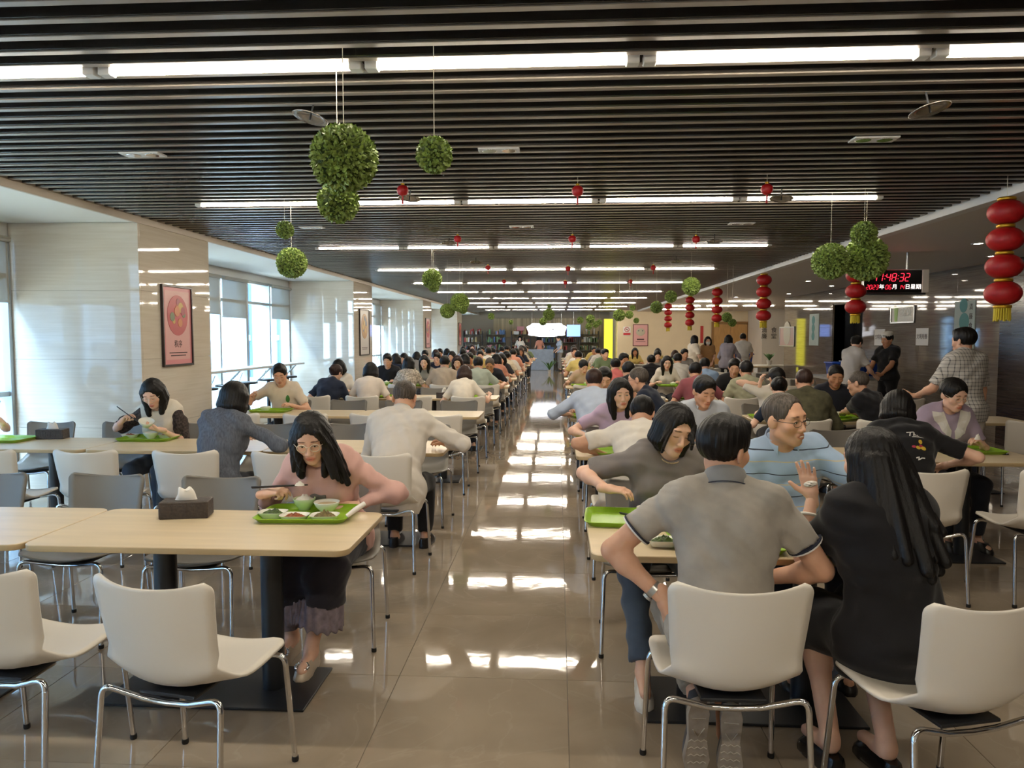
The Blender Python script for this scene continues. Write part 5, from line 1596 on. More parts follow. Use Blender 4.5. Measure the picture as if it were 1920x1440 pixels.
stand('standing person in white blouse with hair up handing over a tray', 1592, 12.5, R(-58), C('white_blouse2', '#c9c4c0'), C('grey_skirtlike', '#77767c'), 'f', 'tied', .97, 0, lean=14, rh=(.2, .4, .95), lh=(-.2, .38, .95), head=(0, -28, 0), rdir=(0, 1, -.3), ldir=(0, 1, -.3), longtop=.1)
CD = C('cream_dress', '#ddd3c2'); TD = C('tan_dress', '#a37e55')
P, o = cast('standing person in cream dress with long dark hair, far lobby', px(1299, 700, 20.5)[0], 20.5, R(-65), dict(sex='f', s=.97, stand=True, lean=2, head=(0, -5, 0), hair='long', sleeve=.8, rh=(.2, .2, .95), lh=(-.2, .2, .95), bottom='skirt', hem=.35, top='loose', longtop=.12, seed=1), dict(LOD1, h=.019), CD, CD, 0)
P, o = cast('standing person in tan dress and white face mask, far lobby', px(1326, 700, 20.7)[0], 20.7, R(175), dict(sex='f', s=.95, stand=True, lean=2, head=(0, -5, 0), hair='shoulder', sleeve=.7, rh=(.1, .26, .92), lh=(-.1, .26, .92), bottom='skirt', hem=.35, top='loose', longtop=.12, seed=2, eyes='open'), dict(LOD1, h=.019), TD, TD, 0)
mk = [('e', P['H0'] + P['HM'] @ (V3(0, .066, -.055) * .95), P['HM'], (.058, .048, .046), 0)]
link('face_mask', fast_mesh('face_mask', *surface(mk, .008), True, [mat('mask_white', '#e6e6e6', .8)]), o)
P, o = cast('standing person in grey blouse with long black hair and back to us, far lobby', px(1362, 700, 19.6)[0], 19.6, R(-30), dict(sex='f', s=.98, stand=True, lean=10, head=(0, -12, 0), hair='long', sleeve=1.5, rh=(.3, .4, .95), lh=(-.2, .3, .95), top='loose', longtop=.05, seed=3), dict(LOD1, h=.019), C('grey_blouse', '#9e98a2'), BLK, 0)
P, o = cast('standing person in white polo by the blue bin, far lobby', px(1392, 700, 21.2)[0], 21.2, R(-12), dict(sex='m', s=1.0, stand=True, lean=3, head=(0, -14, 0), hair='short', sleeve=.7, rh=(.2, .32, 1.0), lh=(-.2, .3, 1.0), top='loose', seed=4), dict(LOD1, h=.019), C('white_polo2', '#dcd7cf'), NAVYP, 1)

# ---------------------------------------------------------------- the crowd further back
protos = {}
def proto(key, **sp):
    q = dict(LOD2); q.update(dict(sex='f', s=.97, seed=len(protos) + 90, headfwd=.03)); q.update(sp)
    protos[key] = new_person(q)
proto('m1', sex='m', s=1.0, hair='short', lean=20, head=(0, -20, 0))
proto('m2', sex='m', s=1.02, hair='short', lean=12, head=(18, -12, 0), rh=(.1, .4, .85))
proto('m3', sex='m', s=1.0, hair='crop', lean=28, head=(-8, -28, 0), wid=1.1)
proto('f1', hair='long', lean=16, head=(0, -16, 0))
proto('f2', hair='bob', lean=20, head=(-14, -20, 0))
proto('f3', hair='tied', lean=14, head=(12, -12, 0), eyes='open')
pal = [('white', '#d9d2c8'), ('cream', '#cfc0a8'), ('black', '#1a1a1d'), ('navy', '#232a3c'), ('grey', '#84807c'), ('pale blue', '#9fb0c6'), ('green', '#6f8061'), ('salmon', '#c98a72'), ('pink', '#c98f97'), ('charcoal', '#3b3a3e'), ('yellow', '#c9b36c'), ('brown', '#6a4f3f')]
taken = set()
rnd = random.Random(11)
crowd = []
for r in range(5, 11):
    for i in (0, 1):
        for k in (0, 1):
            for side in ('near', 'far'):
                if ('left', r, i, side, k) in SEATS: crowd.append(('left', r, i, side, k, .80))
for r in range(4, 10):
    for k in (0, 1):
        for side in ('near', 'far'):
            crowd.append(('middle', r, 0, side, k, .42 if r < 6 else .6))
for r in range(6, 9):
    for k in (0, 1):
        for side in ('near', 'far'):
            crowd.append(('right', r, 0, side, k, .4))
n_near = {}
for bank, r, i, side, k, pr in crowd:
    if rnd.random() > pr: continue
    if bank == 'middle' and r in (4, 5) and (side, k) in (('near', 0), ('far', 0), ('near', 1)): continue
    if (bank, r, i, side, k) not in SEATS: continue
    x, y, rz = SEATS[(bank, r, i, side, k)]
    y += -.02 if side == 'near' else .02
    pk = rnd.choice(['m1', 'm2', 'm3', 'm1', 'f1', 'f2', 'f3'])
    cn, cc = rnd.choice(pal)
    lab = '%s person in %s top, %s side of %s row, %s, %s seat' % ({'m1': 'short-haired', 'm2': 'short-haired', 'm3': 'crop-haired', 'f1': 'long-haired', 'f2': 'bob-haired', 'f3': 'tied-haired'}[pk], cn, side, ordn[r], {'left': 'left bank', 'middle': 'aisle right', 'right': 'far right'}[bank], ordn[i * 2 + k])
    m = dict(skin=M_skin[rnd.randrange(3)], hair=M_hair[rnd.choice(['black', 'black', 'black', 'brown'])], top=C('crowd_' + cn.replace(' ', '_'), cc), bottom=NAVYP, shoes=M_shoeblack)
    put_person(lab, x + rnd.uniform(-.05, .05), y, rz, protos[pk], m, group='diners at the rear tables')

# ================================================================== THINGS ON THE TABLES
def pz(x, y, z):
    """point at height z that the photograph shows at pixel x, y"""
    d = CMI[:3, :3] @ V3((x - 960) / 1400, -(y - 720) / 1400, -1); o = CMI[:3, 3]
    return o + d * ((z - o[2]) / d[2])
M_tray = mat('tray_lime', '#8fb92e', .32, spec=.4)
M_bowlw = mat('melamine_white', '#e6e6da', .25); M_bowlg = mat('melamine_pale_green', '#c9dcae', .25)
M_tissue = mat('tissue_paper', '#ece8e0', .9, bump=.3, bscale=60)
M_chop = mat('chopstick_dark', '#241d1b', .4)
M_carved = mat('carved_dark_wood', '#3d332b', .55, var=.35, vscale=70, bump=.9, bscale=80)
M_soup = mat('clear_soup', '#c9a878', .12); M_phone = mat('phone_black', '#15161a', .12)
M_veg = mat('greens_cooked', '#3f5223', .5, var=.5, vscale=70, bump=.6, bscale=120)
M_chili = mat('chili_mince', '#8a4a24', .5, var=.45, vscale=90, bump=.6, bscale=140)
M_bean = mat('bean_stir_fry', '#6a5a2a', .5, var=.45, vscale=70, bump=.6, bscale=120)
M_rice = mat('steamed_rice', '#ebe6da', .6, bump=.9, bscale=160)

tray_me = MB().rrect([(.195, .135, .035, .003), (.205, .145, .04, .0), (.215, .155, .045, .018), (.222, .162, .048, .021), (.221, .161, .048, .018)], 5, True).mesh('tray', M_tray)
# inner floor of the tray
def tray_mesh():
    b = MB()
    b.rrect([(.200, .140, .036, .0), (.222, .162, .048, .022), (.226, .166, .05, .024), (.222, .162, .048, .0255), (.216, .156, .045, .022), (.196, .136, .034, .004)], 6, True)
    return b.mesh('tray', M_tray)
tray_me = tray_mesh()
def tray(p, rz, label):
    o = link('meal_tray', tray_me, None, (p[0], p[1], TH), (0, 0, rz))
    return tag(o, label, 'tray', 'lime green meal trays')
def blob_mesh(name, rx, ry, h, seed, m, n=26, rough=.012):
    rg = np.random.RandomState(seed); g = np.linspace(-1, 1, n); V = []; F = []
    ph = rg.uniform(0, 6.28, (6, 2)); kk = rg.uniform(3, 14, (6, 2))
    for j in range(n):
        for i in range(n):
            x, y = g[i], g[j]
            u = x * math.sqrt(1 - y * y / 2); v = y * math.sqrt(1 - x * x / 2)
            r2 = u * u + v * v
            w = sum(math.sin(kk[q][0] * u + ph[q][0]) * math.sin(kk[q][1] * v + ph[q][1]) for q in range(6)) / 3
            V.append((u * rx, v * ry, h * (1 - r2) + rough * w * (1 - r2) + rg.uniform(-1, 1) * rough * .25 * (1 - r2)))
    for j in range(n - 1):
        for i in range(n - 1):
            a = j * n + i; F.append((a, a + 1, a + n + 1, a + n))
    return fast_mesh(name, V, np.array(F), True, [m])
def bowl_mesh(m, r, h, rb):
    return MB().lathe([(rb * .9, .0), (rb, .0), (rb, .006), (rb * 1.05, .008), (r * .86, h * .6), (r, h), (r * .985, h + .002), (r * .96, h), (r * .82, h * .6), (rb * .9, .013), (.001, .012)], 32).mesh('bowl', m)
BW = {'rice': bowl_mesh(M_bowlg, .056, .056, .028), 'soup': bowl_mesh(M_bowlw, .063, .052, .032)}
FILL = {'rice': blob_mesh('rice', .050, .050, .030, 2, M_rice, rough=.010), 'soup': MB().lathe([(.056, 0), (.03, .0005), (.001, .0006)], 24).mesh('soup', M_soup)}
dish_me = MB().rrect([(.048, .036, .02, .0), (.066, .050, .03, .026), (.068, .052, .031, .028), (.065, .049, .029, .0275), (.046, .034, .019, .006)], 6, True).mesh('dish', M_bowlw)
DF = {'greens': blob_mesh('greens', .053, .038, .016, 4, M_veg, rough=.014), 'mince': blob_mesh('mince', .053, .038, .014, 5, M_chili, rough=.009), 'beans': blob_mesh('beans', .053, .038, .022, 6, M_bean, rough=.014)}
def bowl(p, kind, label):
    o = link('bowl', BW[kind], None, (p[0], p[1], TH + .0045)); tag(o, label, 'bowl')
    link('rice' if kind == 'rice' else 'soup', FILL[kind], o, (0, 0, .040 if kind == 'soup' else .042)); return o
def dish(p, kind, label, rz=0):
    o = link('side_dish', dish_me, None, (p[0], p[1], TH + .0045), (0, 0, rz)); tag(o, label, 'dish')
    link({'greens': 'greens', 'mince': 'chili_mince', 'beans': 'green_beans'}[kind], DF[kind], o, (0, 0, .016)); return o
def sticks(a, b, label, sep=.008, spread=.004):
    a = np.array(a); b = np.array(b); d = unit(b - a); w = unit(np.cross(d, V3(0, 0, 1))) * .5 + V3(0, 0, .6)
    e = empty('chopsticks', tuple(a)); tag(e, label, 'chopsticks')
    for q in (-1, 1):
        MB().tube([tuple(w * q * sep / 2), tuple((b - a) + w * q * spread / 2)], [.0042, .0028], 6).build('chopstick', M_chop, e)
    return e

# the pink cardigan's meal
tray(pz(578, 968, TH), R(2), 'lime green tray laden with bowls before the pink cardigan')
bowl(pz(571, 955, TH + .005), 'rice', 'pale green bowl of rice on the front left tray')
bowl(pz(613, 960, TH + .005), 'soup', 'white bowl of soup on the front left tray')
dish(pz(512, 969, TH + .005), 'greens', 'white dish of cooked greens on the front left tray')
dish(pz(553, 975, TH + .005), 'mince', 'white dish of chili mince on the front left tray')
dish(pz(609, 975, TH + .005), 'beans', 'white dish of fried beans on the front left tray', R(6))
p = pz(650, 968, TH + .03); q = px(684, 944, p[1] + .06)
o = MB().tube([tuple(V3(0, 0, 0)), tuple((q - p) * .5 + V3(0, 0, .002)), tuple(q - p)], [.010, .013, .012], 10).build('rolled_napkin', M_tissue, None, tuple(p)); tag(o, 'rolled white napkin lying across the front left tray', 'napkin')
hp1 = to_world(P1['hands'][0][0] + P1['hands'][0][2] * .075, *P1['pos'])
sticks(px(472, 914, hp1[1] + .01), px(577, 909, hp1[1] - .05), 'dark chopsticks with rice held by the pink cardigan')
o = link('rice_morsel', FILL['rice'], None, tuple(px(562, 910, hp1[1] - .05))); o.scale = (.5, .35, .6); tag(o, 'clump of rice held between chopsticks', 'rice')
p = pz(543, 948, TH)
o = MB().bbox(-.036, .036, -.075, .075, 0, .008, .003).build('mobile_phone', M_phone, None, (p[0], p[1], TH), (0, 0, R(-25))); tag(o, 'black phone lying beside the front left tray', 'phone')

# tissue boxes
def tissue_box(x, y, rz, label, L=.225):
    p = pz(x, y, TH)
    e = empty('tissue_box', (p[0], p[1], TH), rz); tag(e, label, 'tissue box', 'carved tissue boxes')
    b = MB().bbox(-L / 2, L / 2, -.058, .058, 0, .082, .004)
    b.build('box', M_carved, e)
    for k in range(5):
        for sy in (-1, 1): MB().bbox(-L / 2 + .012 + k * .041, -L / 2 + .044 + k * .041, sy * .0585 - .0015, sy * .0585 + .0015, .016, .066, .001).build('carved_panel', M_carved, e)
    rs = []
    rg = random.Random(int(x))
    for t in range(7):
        z = .082 + .011 * t; ring = []
        for j in range(14):
            a = 2 * PI * j / 14
            k = 1 - .10 * t + .18 * math.sin(3 * a + t * .7) * (t / 6)
            ring.append((.052 * k * math.cos(a), .017 * (1 + .28 * t) * k * math.sin(a), z + .010 * math.sin(2 * a + 1) * t / 6 - (.012 if t == 6 else 0)))
        rs.append(ring)
    MB().rings(rs, False, True, True).build('tissue', M_tissue, e)
    return e
tissue_box(350, 968, R(12), 'dark carved tissue box on the front left table')
tissue_box(99, 822, R(8), 'dark carved tissue box on the second row by the left edge')
tissue_box(833, 746, R(60), 'dark carved tissue box on the fourth left row')
tissue_box(1181, 748, R(75), 'dark carved tissue box third row right of the aisle')
tissue_box(1262, 777, R(80), 'dark carved tissue box half hidden by heads, third row')
p = pz(1250, 1042, TH)

# other trays and food
tray(pz(280, 824, TH), R(3), 'lime tray with sauce bowl before the lace sleeves')
o = dish(pz(244, 820, TH + .005), 'mince', 'white dish on the tray before the lace sleeves')
o = bowl(pz(283, 822, TH + .005), 'soup', 'bowl of dark broth on the lace sleeves\' tray')
o.children[0].data = o.children[0].data.copy(); o.children[0].data.materials[0] = mat('dark_broth', '#4a2a20', .15)
dish(pz(312, 820, TH + .005), 'mince', 'second white dish at the right of the lace sleeves\' tray')
hb = to_world(P9['hands'][1][0] + P9['hands'][1][2] * .09, *P9['pos'])
o = link('bowl', BW['soup'], None, (hb[0] - .02, hb[1] - .02, hb[2] + .018), (R(18), R(16), 0)); tag(o, 'white bowl lifted in hand by the lace sleeves', 'bowl')
h9 = to_world(P9['hands'][0][0] + P9['hands'][0][2] * .08, *P9['pos'])
sticks(h9 + V3(-.09, .0, .075), h9 + V3(.10, -.02, -.05), 'dark chopsticks raised by the lace sleeves')
tray(pz(8, 826, TH), R(0), 'lime tray cut by the left picture edge')
tray(pz(1186, 976, TH), R(-4), 'empty lime tray at the corner of the front right table')
bowl(pz(1218, 972, TH + .005), 'soup', 'white bowl on the corner tray of the front right table')
sticks(pz(1163, 962, TH + .03), pz(1222, 975, TH + .06), 'dark chopsticks resting on the corner tray')
tray(V3(.70, 3.12, 0), R(3), 'lime tray before the heather grey polo')
dish(V3(.60, 3.10, 0), 'beans', 'white dish on the grey polo\'s tray')
dish(pz(1243, 1022, TH + .005), 'greens', 'white dish at the left of the grey polo')
tray(V3(1.18, 3.44, 0), R(-3), 'lime tray before the blue striped polo')
tray(V3(1.18, 3.105, 0), R(5), 'lime tray before the black dress')
bowl(V3(1.25, 3.43, 0), 'soup', 'white soup bowl before the blue striped polo')
bowl(V3(1.13, 3.12, 0), 'rice', 'pale green rice bowl before the black dress')
tray(pz(1125, 836, TH), R(-10), 'lime tray before the lavender tee')
dish(pz(1112, 832, TH + .005), 'mince', 'white dish before the lavender tee')
tray(pz(1172, 850, TH), R(4), 'lime tray under the bent white tee')
h11 = to_world(P11['hands'][0][0] + P11['hands'][0][2] * .08, *P11['pos'])
sticks(h11 + V3(-.12, .0, -.035), h11 + V3(.14, -.04, .06), 'dark chopsticks held by the lavender tee', .02, .03)
tray(pz(1815, 847, TH), R(2), 'lime tray with a plate before the white collar')
o = MB().lathe([(.05, 0), (.055, .002), (.095, .018), (.098, .019), (.094, .0195), (.05, .006), (.001, .006)], 32).build('plate', M_bowlw, None, tuple(pz(1775, 843, TH + .005)[:2]) + (TH + .004,)); tag(o, 'white plate of leftovers on the white collar\'s tray', 'plate')
l_ = link('leftovers', DF['mince'], o, (.01, 0, .006))
p = pz(1868, 851, TH); o = MB().bbox(-.036, .036, -.075, .075, 0, .008, .003).build('mobile_phone', M_phone, None, (p[0], p[1], TH), (0, 0, R(70))); tag(o, 'black phone beside the white collar\'s tray', 'phone')
# tissues in hands
def hand_tissue(P, k, label, r=.03, dz=.02):
    w = to_world(P['hands'][k][0] + P['hands'][k][2] * .085, *P['pos'])
    o = link('paper_tissue', blob_mesh('paper_tissue', r, r * .7, .04, int(w[0] * 100) % 97, M_tissue, 14, .012), None, (w[0], w[1] - .012, w[2] + dz - .02)); tag(o, label, 'tissue')
hand_tissue(P6, 1, 'white tissue pinched by the white collar', .024)
hand_tissue(P4, 1, 'white tissue held up by the grey printed tee', .024)
w = to_world(P3['hands'][1][0] + P3['hands'][1][2] * .05, *P3['pos'])
o = link('paper_tissue', blob_mesh('paper_tissue', .026, .013, .010, 7, M_tissue, 14, .010), None, (w[0] - .004, w[1] - .024, w[2] + .008), (R(95), R(-12), R(-15))); tag(o, 'folded white tissue in the raised open hand', 'tissue')
# trays of the other diners
for i, (X, Y, rz, lab) in enumerate(TRAYS):
    c = to_world(V3(0, .50, 0), X, Y, rz)
    short = ' '.join(lab.split(',')[0].split()[:9])
    tray(c, rz, 'lime tray of the ' + short)
    if i % 2 == 0: bowl(to_world(V3(.06, .52, 0), X, Y, rz), 'soup', 'soup bowl of the ' + short)
    else: bowl(to_world(V3(-.06, .52, 0), X, Y, rz), 'rice', 'rice bowl of the ' + short)

# ================================================================== HANGING GREENERY AND LANTERNS
M_leafA = mat('boxwood_leaf', '#83994a', .5, var=.5, vscale=45)
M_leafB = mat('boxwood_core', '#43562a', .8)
M_cord = mat('nylon_cord', '#d9d2bd', .6)
def foliage(r, n, leaf, seed):
    rg = np.random.RandomState(seed)
    i = np.arange(n) + .5
    ph = np.arccos(1 - 2 * i / n); th = PI * (1 + 5 ** .5) * i
    N = np.stack([np.cos(th) * np.sin(ph), np.sin(th) * np.sin(ph), np.cos(ph)], 1) + rg.normal(size=(n, 3)) * .06
    N /= np.linalg.norm(N, axis=1, keepdims=True)
    t = rg.normal(size=(n, 3)); t -= N * (t * N).sum(1, keepdims=True); t /= np.linalg.norm(t, axis=1, keepdims=True)
    up = N * .75 + t * .65; up /= np.linalg.norm(up, axis=1, keepdims=True)
    sd = np.cross(N, t)
    c = N * (r * rg.uniform(.88, .985, (n, 1)))
    L = leaf * rg.uniform(.8, 1.3, (n, 1)); W = L * .42
    a = c; b = c + up * L * .55 + sd * W; d = c + up * L * .55 - sd * W; e = c + up * L + N * .002
    V = np.stack([a, b, e, d], 1).reshape(-1, 3)
    F = np.arange(n * 4).reshape(-1, 4)
    return fast_mesh('foliage', V, F, True, [M_leafA])
FOL = {'big': (.140, foliage(.14, 2600, .021, 1)), 'mid': (.09, foliage(.09, 1100, .019, 2)), 'small': (.07, foliage(.07, 800, .018, 3))}
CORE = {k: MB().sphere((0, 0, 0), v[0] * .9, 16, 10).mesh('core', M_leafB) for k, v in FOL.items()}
def ball(x, y, r, Y, label, topz=ZC):
    p = px(x, y, Y); rr = r * Y / 1400
    k = 'big' if rr > .11 else ('mid' if rr > .078 else 'small'); s = rr / (FOL[k][0] * 1.08)
    e = empty('topiary_ball', tuple(p)); tag(e, label, 'hanging plant', 'artificial topiary balls')
    f = link('foliage', FOL[k][1], e); f.scale = (s,) * 3; f['kind'] = 'stuff'
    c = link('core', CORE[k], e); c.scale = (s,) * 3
    L = (ZS if (p[0] > XR - .02 or p[0] < XL + .02) else 3.02) - p[2]
    MB().tube([(0, 0, rr * .8), (0, 0, L)], .0016, 5).build('cord', M_cord, e)
balls = [(645, 297, 63, 3.10, 'largest topiary ball hanging at upper left over the tables'), (634, 379, 38, 3.36, 'topiary ball just below the largest one'), (814, 290, 32, 3.10, 'single topiary ball right of the largest one'),
    (534, 431, 16, 6.4, 'small topiary ball above the one near the left column'), (547, 493, 29, 6.7, 'topiary ball nearest the left column'),
    (1557, 490, 33, 6.4, 'left topiary ball of the trio before the clock'), (1623, 485, 40, 6.5, 'biggest topiary ball of the trio before the clock'), (1620, 438, 22, 6.3, 'small upper topiary ball of the trio before the clock'),
    (810, 523, 19, 9.9, 'bright topiary ball at mid-left over the fourth row'), (813, 537, 10, 9.8, 'little topiary ball stuck under the bright mid-left one'), (862, 567, 18, 11.5, 'larger topiary ball of the mid-left pair'), (839, 583, 14, 11.6, 'smaller topiary ball of the mid-left pair'), (868, 580, 8, 12.2, 'tiny topiary ball behind the mid-left pair'),
    (1296, 537, 17, 10.8, 'topiary ball above the right lantern strings'), (1258, 556, 11, 12, 'smaller topiary ball left of the right lantern strings'), (1231, 576, 11, 13, 'topiary ball over the right aisle crowd'),
    (1161, 591, 11, 14, 'dark topiary ball above the no smoking notice'), (1180, 590, 7, 14, 'small topiary ball right of the no smoking notice'), (1193, 601, 5, 15, 'tiny topiary ball over the pink poster'), (1186, 577, 5, 15, 'tiny high topiary ball over the cream wall'),
    (1029, 590, 11, 16, 'topiary ball above the lit shop sign'), (1030, 574, 4, 16, 'tiny topiary ball highest above the shop sign'), (1018, 603, 7, 17, 'dark topiary ball left of the shop sign'), (1107, 598, 8, 17, 'topiary ball right of the shop sign'), (1104, 612, 6, 17.5, 'lower left topiary ball of the far right cluster'), (1117, 608, 6, 17.5, 'middle topiary ball of the far right cluster'), (1124, 604, 5, 17.5, 'right topiary ball of the far right cluster'), (1088, 600, 6, 18, 'pale topiary ball by the blue screen'),
    (921, 593, 6, 18, 'topiary ball before the far left columns'), (958, 604, 4, 20, 'tiny topiary ball at far left of the shop'), (1363, 595, 9, 12.5, 'topiary ball beside the middle lantern string'), (1373, 605, 7, 12.8, 'lower topiary ball beside the middle lantern string')]
for b_ in balls: ball(*b_)

M_red = mat('lantern_silk', '#a50d12', .5, var=.12, vscale=30, bump=.1, bscale=90)
M_gold = mat('lantern_gold', '#c79a2a', .3, metal=.7); M_tassel = mat('tassel_yellow', '#c9b32a', .7, bump=.3, bscale=200, stretch=(1, 1, .1))
def lantern_mesh(r, h, n=32, ribs=16):
    b = MB(); rs = []
    m = 14
    for i in range(m + 1):
        a = -PI / 2 + PI * (.10 + .80 * i / m)
        rr = r * math.cos(a) ** .85; z = h / 2 * math.sin(a) / math.sin(PI * .40)
        rs.append([((rr * (1 - .035 * (j % 2))) * math.cos(2 * PI * j / n), (rr * (1 - .035 * (j % 2))) * math.sin(2 * PI * j / n), z) for j in range(n)])
    b.rings(rs, True, True, True)
    return b.mesh('lantern_body', M_red)
LB = lantern_mesh(.148, .20)
band_me = MB().lathe([(.066, -.014), (.072, -.012), (.072, .012), (.066, .014)], 24).mesh('gold_band', M_gold)
def tassel_mesh():
    b = MB()
    for j in range(20):
        a = 2 * PI * j / 20
        b.tube([(.058 * math.cos(a), .058 * math.sin(a), 0), (.062 * math.cos(a), .062 * math.sin(a), -.10 - .008 * (j % 3))], .008, 5)
    return b.mesh('tassel', M_tassel)
tassel_me = tassel_mesh()
def lantern_string(Y, x, y0, y1, label, n=4):
    p = px(x, y0, Y); q = px(x, y1, Y)
    tot = p[2] - q[2]; unit_h = (.20 + .036); s = tot / (n * unit_h + .12)
    e = empty('lantern_string', tuple(p)); tag(e, label, 'lantern', 'strings of four red lanterns')
    z = 0
    for k in range(n):
        b_ = link('gold_band', band_me, e, (0, 0, z - .014 * s)); b_.scale = (s,) * 3
        z -= .028 * s
        l_ = link('lantern_body', LB, e, (0, 0, z - .10 * s)); l_.scale = (s,) * 3
        z -= .206 * s
    b_ = link('gold_band', band_me, e, (0, 0, z - .012 * s)); b_.scale = (s,) * 3
    t = link('tassel', tassel_me, e, (0, 0, z - .024 * s)); t.scale = (s,) * 3
    MB().tube([(0, 0, -.02), (0, 0, max(.01, (ZS if p[0] > XR - .02 else 3.02) - p[2]))], .002, 5).build('cord', M_cord, e)
lantern_string(5.85, 1888, 370, 600, 'nearest string of four big red lanterns at the right edge')
lantern_string(9.0, 1607, 470, 605, 'string of red lanterns beside the clock and topiary')
lantern_string(13.0, 1433, 513, 614, 'string of red lanterns clear before the pale pier')
lantern_string(16.9, 1345, 539, 613, 'third farthest string of red lanterns, before the lobby')
lantern_string(20.3, 1294, 555, 619, 'second farthest string of red lanterns')
lantern_string(24.3, 1253, 568, 621, 'farthest string of red lanterns by the cream wall')
def mini_lantern(x, y, Y, label):
    p = px(x, y, Y); e = empty('mini_lantern', tuple(p)); tag(e, label, 'lantern', 'small red lanterns under the ceiling')
    l_ = link('lantern_body', LB, e); l_.scale = (.30, .30, .38)
    MB().tube([(0, 0, -.04), (0, 0, -.10)], [.006, .009], 6).build('tassel', M_red, e)
    MB().tube([(0, 0, .04), (0, 0, .052)], .014, 8).build('cap', M_gold, e)
    MB().tube([(0, 0, .05), (0, 0, max(.06, 3.02 - p[2]))], .0015, 5).build('cord', M_cord, e)
for r_, (Y, pts) in enumerate(((5.65, ((755, 357), (1083, 358), (1438, 355))), (8.5, ((858, 448), (1073, 448), (1305, 449))), (12.0, ((915, 502), (1065, 504), (1225, 502))), (15.0, ((945, 528), (1060, 530), (1182, 528))))):
    for c_, (x, y) in enumerate(pts):
        mini_lantern(x, y, Y, 'small red lantern under the ceiling, %s row, %s' % (ordn[r_], ('left', 'centre', 'right')[c_]))

# sprinkler discs and twin spots in the slats
M_disc = mat('sprinkler_disc', '#9a938a', .15, metal=.6)
for i, (x, y, tx) in enumerate(((582, 219, 12), (1743, 204, -10), (768, 371, 4), (1465, 371, 4), (1340, 452, 0), (1268, 490, 0), (892, 491, 0), (842, 455, 0))):
    Y = 1400 * (2.745 - 1.62) / (631 - y); p = px(x, y, Y)
    e = empty('sprinkler_disc', tuple(p)); e.rotation_euler = (R(-8), R(tx), 0)
    tag(e, 'metal sprinkler shield disc under the slats, %s nearest' % ordn[i], 'sprinkler', 'sprinkler shield discs')
    MB().lathe([(.001, .018), (.05, .012), (.088, -.004), (.092, -.006), (.088, -.008), (.05, .008), (.001, .013)], 28).build('disc', M_disc, e)
    MB().tube([(0, 0, -.02), (0, 0, .08)], .005, 8).build('sprinkler_head', M_blackmetal, e)
for i, (x, y) in enumerate(((936, 288), (1638, 279), (268, 286), (585, 426), (978, 428), (1390, 426))):
    Y = 1400 * (ZC - .004 - 1.62) / (631 - y); p = px(x, y, Y)
    e = empty('twin_spotlight', (p[0], p[1], ZC)); tag(e, 'flush twin spotlight plate among the slats, %s one' % ordn[i], 'spotlight', 'twin spotlight plates')
    MB().bbox(-.13, .13, -.06, .06, -.008, .004, .002).build('plate', M_cap, e)
    for q in (-1, 1): MB().lathe([(.042, -.010), (.046, -.0085), (.034, -.0075), (.001, -.0078)], 20, (q * .062, 0, 0)).build('spot_lens', M_chrome, e)

# ================================================================== WALL PIECES
TEXTS = []
def text(body, size, m, parent, loc, rot, **k):
    o = bpy.data.objects.new('lettering', text_data(body, size, m, **k)); COL.objects.link(o); TEXTS.append(o)
    o.parent = parent; o.location = loc; o.rotation_euler = rot
    return o
M_ink = mat('ink_dark', '#3a2326', .7)
def poster(y0, y1, z0, z1, paper, art, label, title=None, x=XL, n=0):
    """framed poster on an aisle face of a column (faces +x)"""
    w = y1 - y0; h = z1 - z0
    e = empty('framed_poster', (x, (y0 + y1) / 2, (z0 + z1) / 2), R(90)); tag(e, label, 'poster', 'framed posters')
    f = MB()
    for a, b, c, d in ((-w / 2, w / 2, h / 2 - .022, h / 2), (-w / 2, w / 2, -h / 2, -h / 2 + .022), (-w / 2, -w / 2 + .022, -h / 2 + .022, h / 2 - .022), (w / 2 - .022, w / 2, -h / 2 + .022, h / 2 - .022)):
        f.bbox(a, b, -.03, -.001, c, d, .002)
    f.build('frame', mat('poster_frame', '#2a1f1e', .35), e)
    pp = MB().box(-w / 2 + .022, w / 2 - .022, -.016, -.002, -h / 2 + .022, h / 2 - .022).build('print', paper, e)
    if art: art(e, w, h)
    if title: text(title, .085, M_ink, pp, (0, -.0175, -h * .23), (R(90), 0, 0))
    for k in range(2): MB().box(-w * .3 + .03 * k, w * .3 - .03 * k, -.0175, -.016, -h * .34 - .03 * k, -h * .335 - .03 * k + .006).build('caption_line', M_ink, pp)
    return e
PK = mat('poster_pink', '#d98a8f', .4); PK2 = mat('poster_inner_pink', '#dba3a0', .4)
def art_round(cols):
    def f(e, w, h):
        MB().box(-w / 2 + .06, w / 2 - .06, -.0172, -.016, -h / 2 + .07, h / 2 - .06).build('inner_field', cols[0], e)
        rr = min(w * .34, h * .3)
        rg = random.Random(3)
        MB().tube([(0, -.0172, h * .13), (0, -.020, h * .13)], rr, 40).build('round_motif', cols[1], e)
        for k in range(9):
            a = rg.uniform(0, 6.28); q = rr * rg.uniform(.2, .66)
            MB().tube([(q * math.cos(a), -.020, h * .13 + q * math.sin(a)), (q * math.cos(a), -.0212 - .0002 * k, h * .13 + q * math.sin(a))], rr * rg.uniform(.12, .28), 18).build('motif_patch', cols[2 + k % (len(cols) - 2)], e)
    return f
c1 = (PK2, mat('motif_red', '#b8323a', .4), mat('motif_orange', '#c9722e', .4), mat('motif_ochre', '#c9a23c', .4), mat('motif_olive', '#5d6a3a', .4), mat('motif_crimson', '#9c1f30', .4))
c2 = (mat('poster_pearl', '#cfc9c4', .4), mat('motif_tan', '#b98a4e', .4), mat('motif_gold', '#c9a558', .4), mat('motif_slate', '#6b7480', .4))
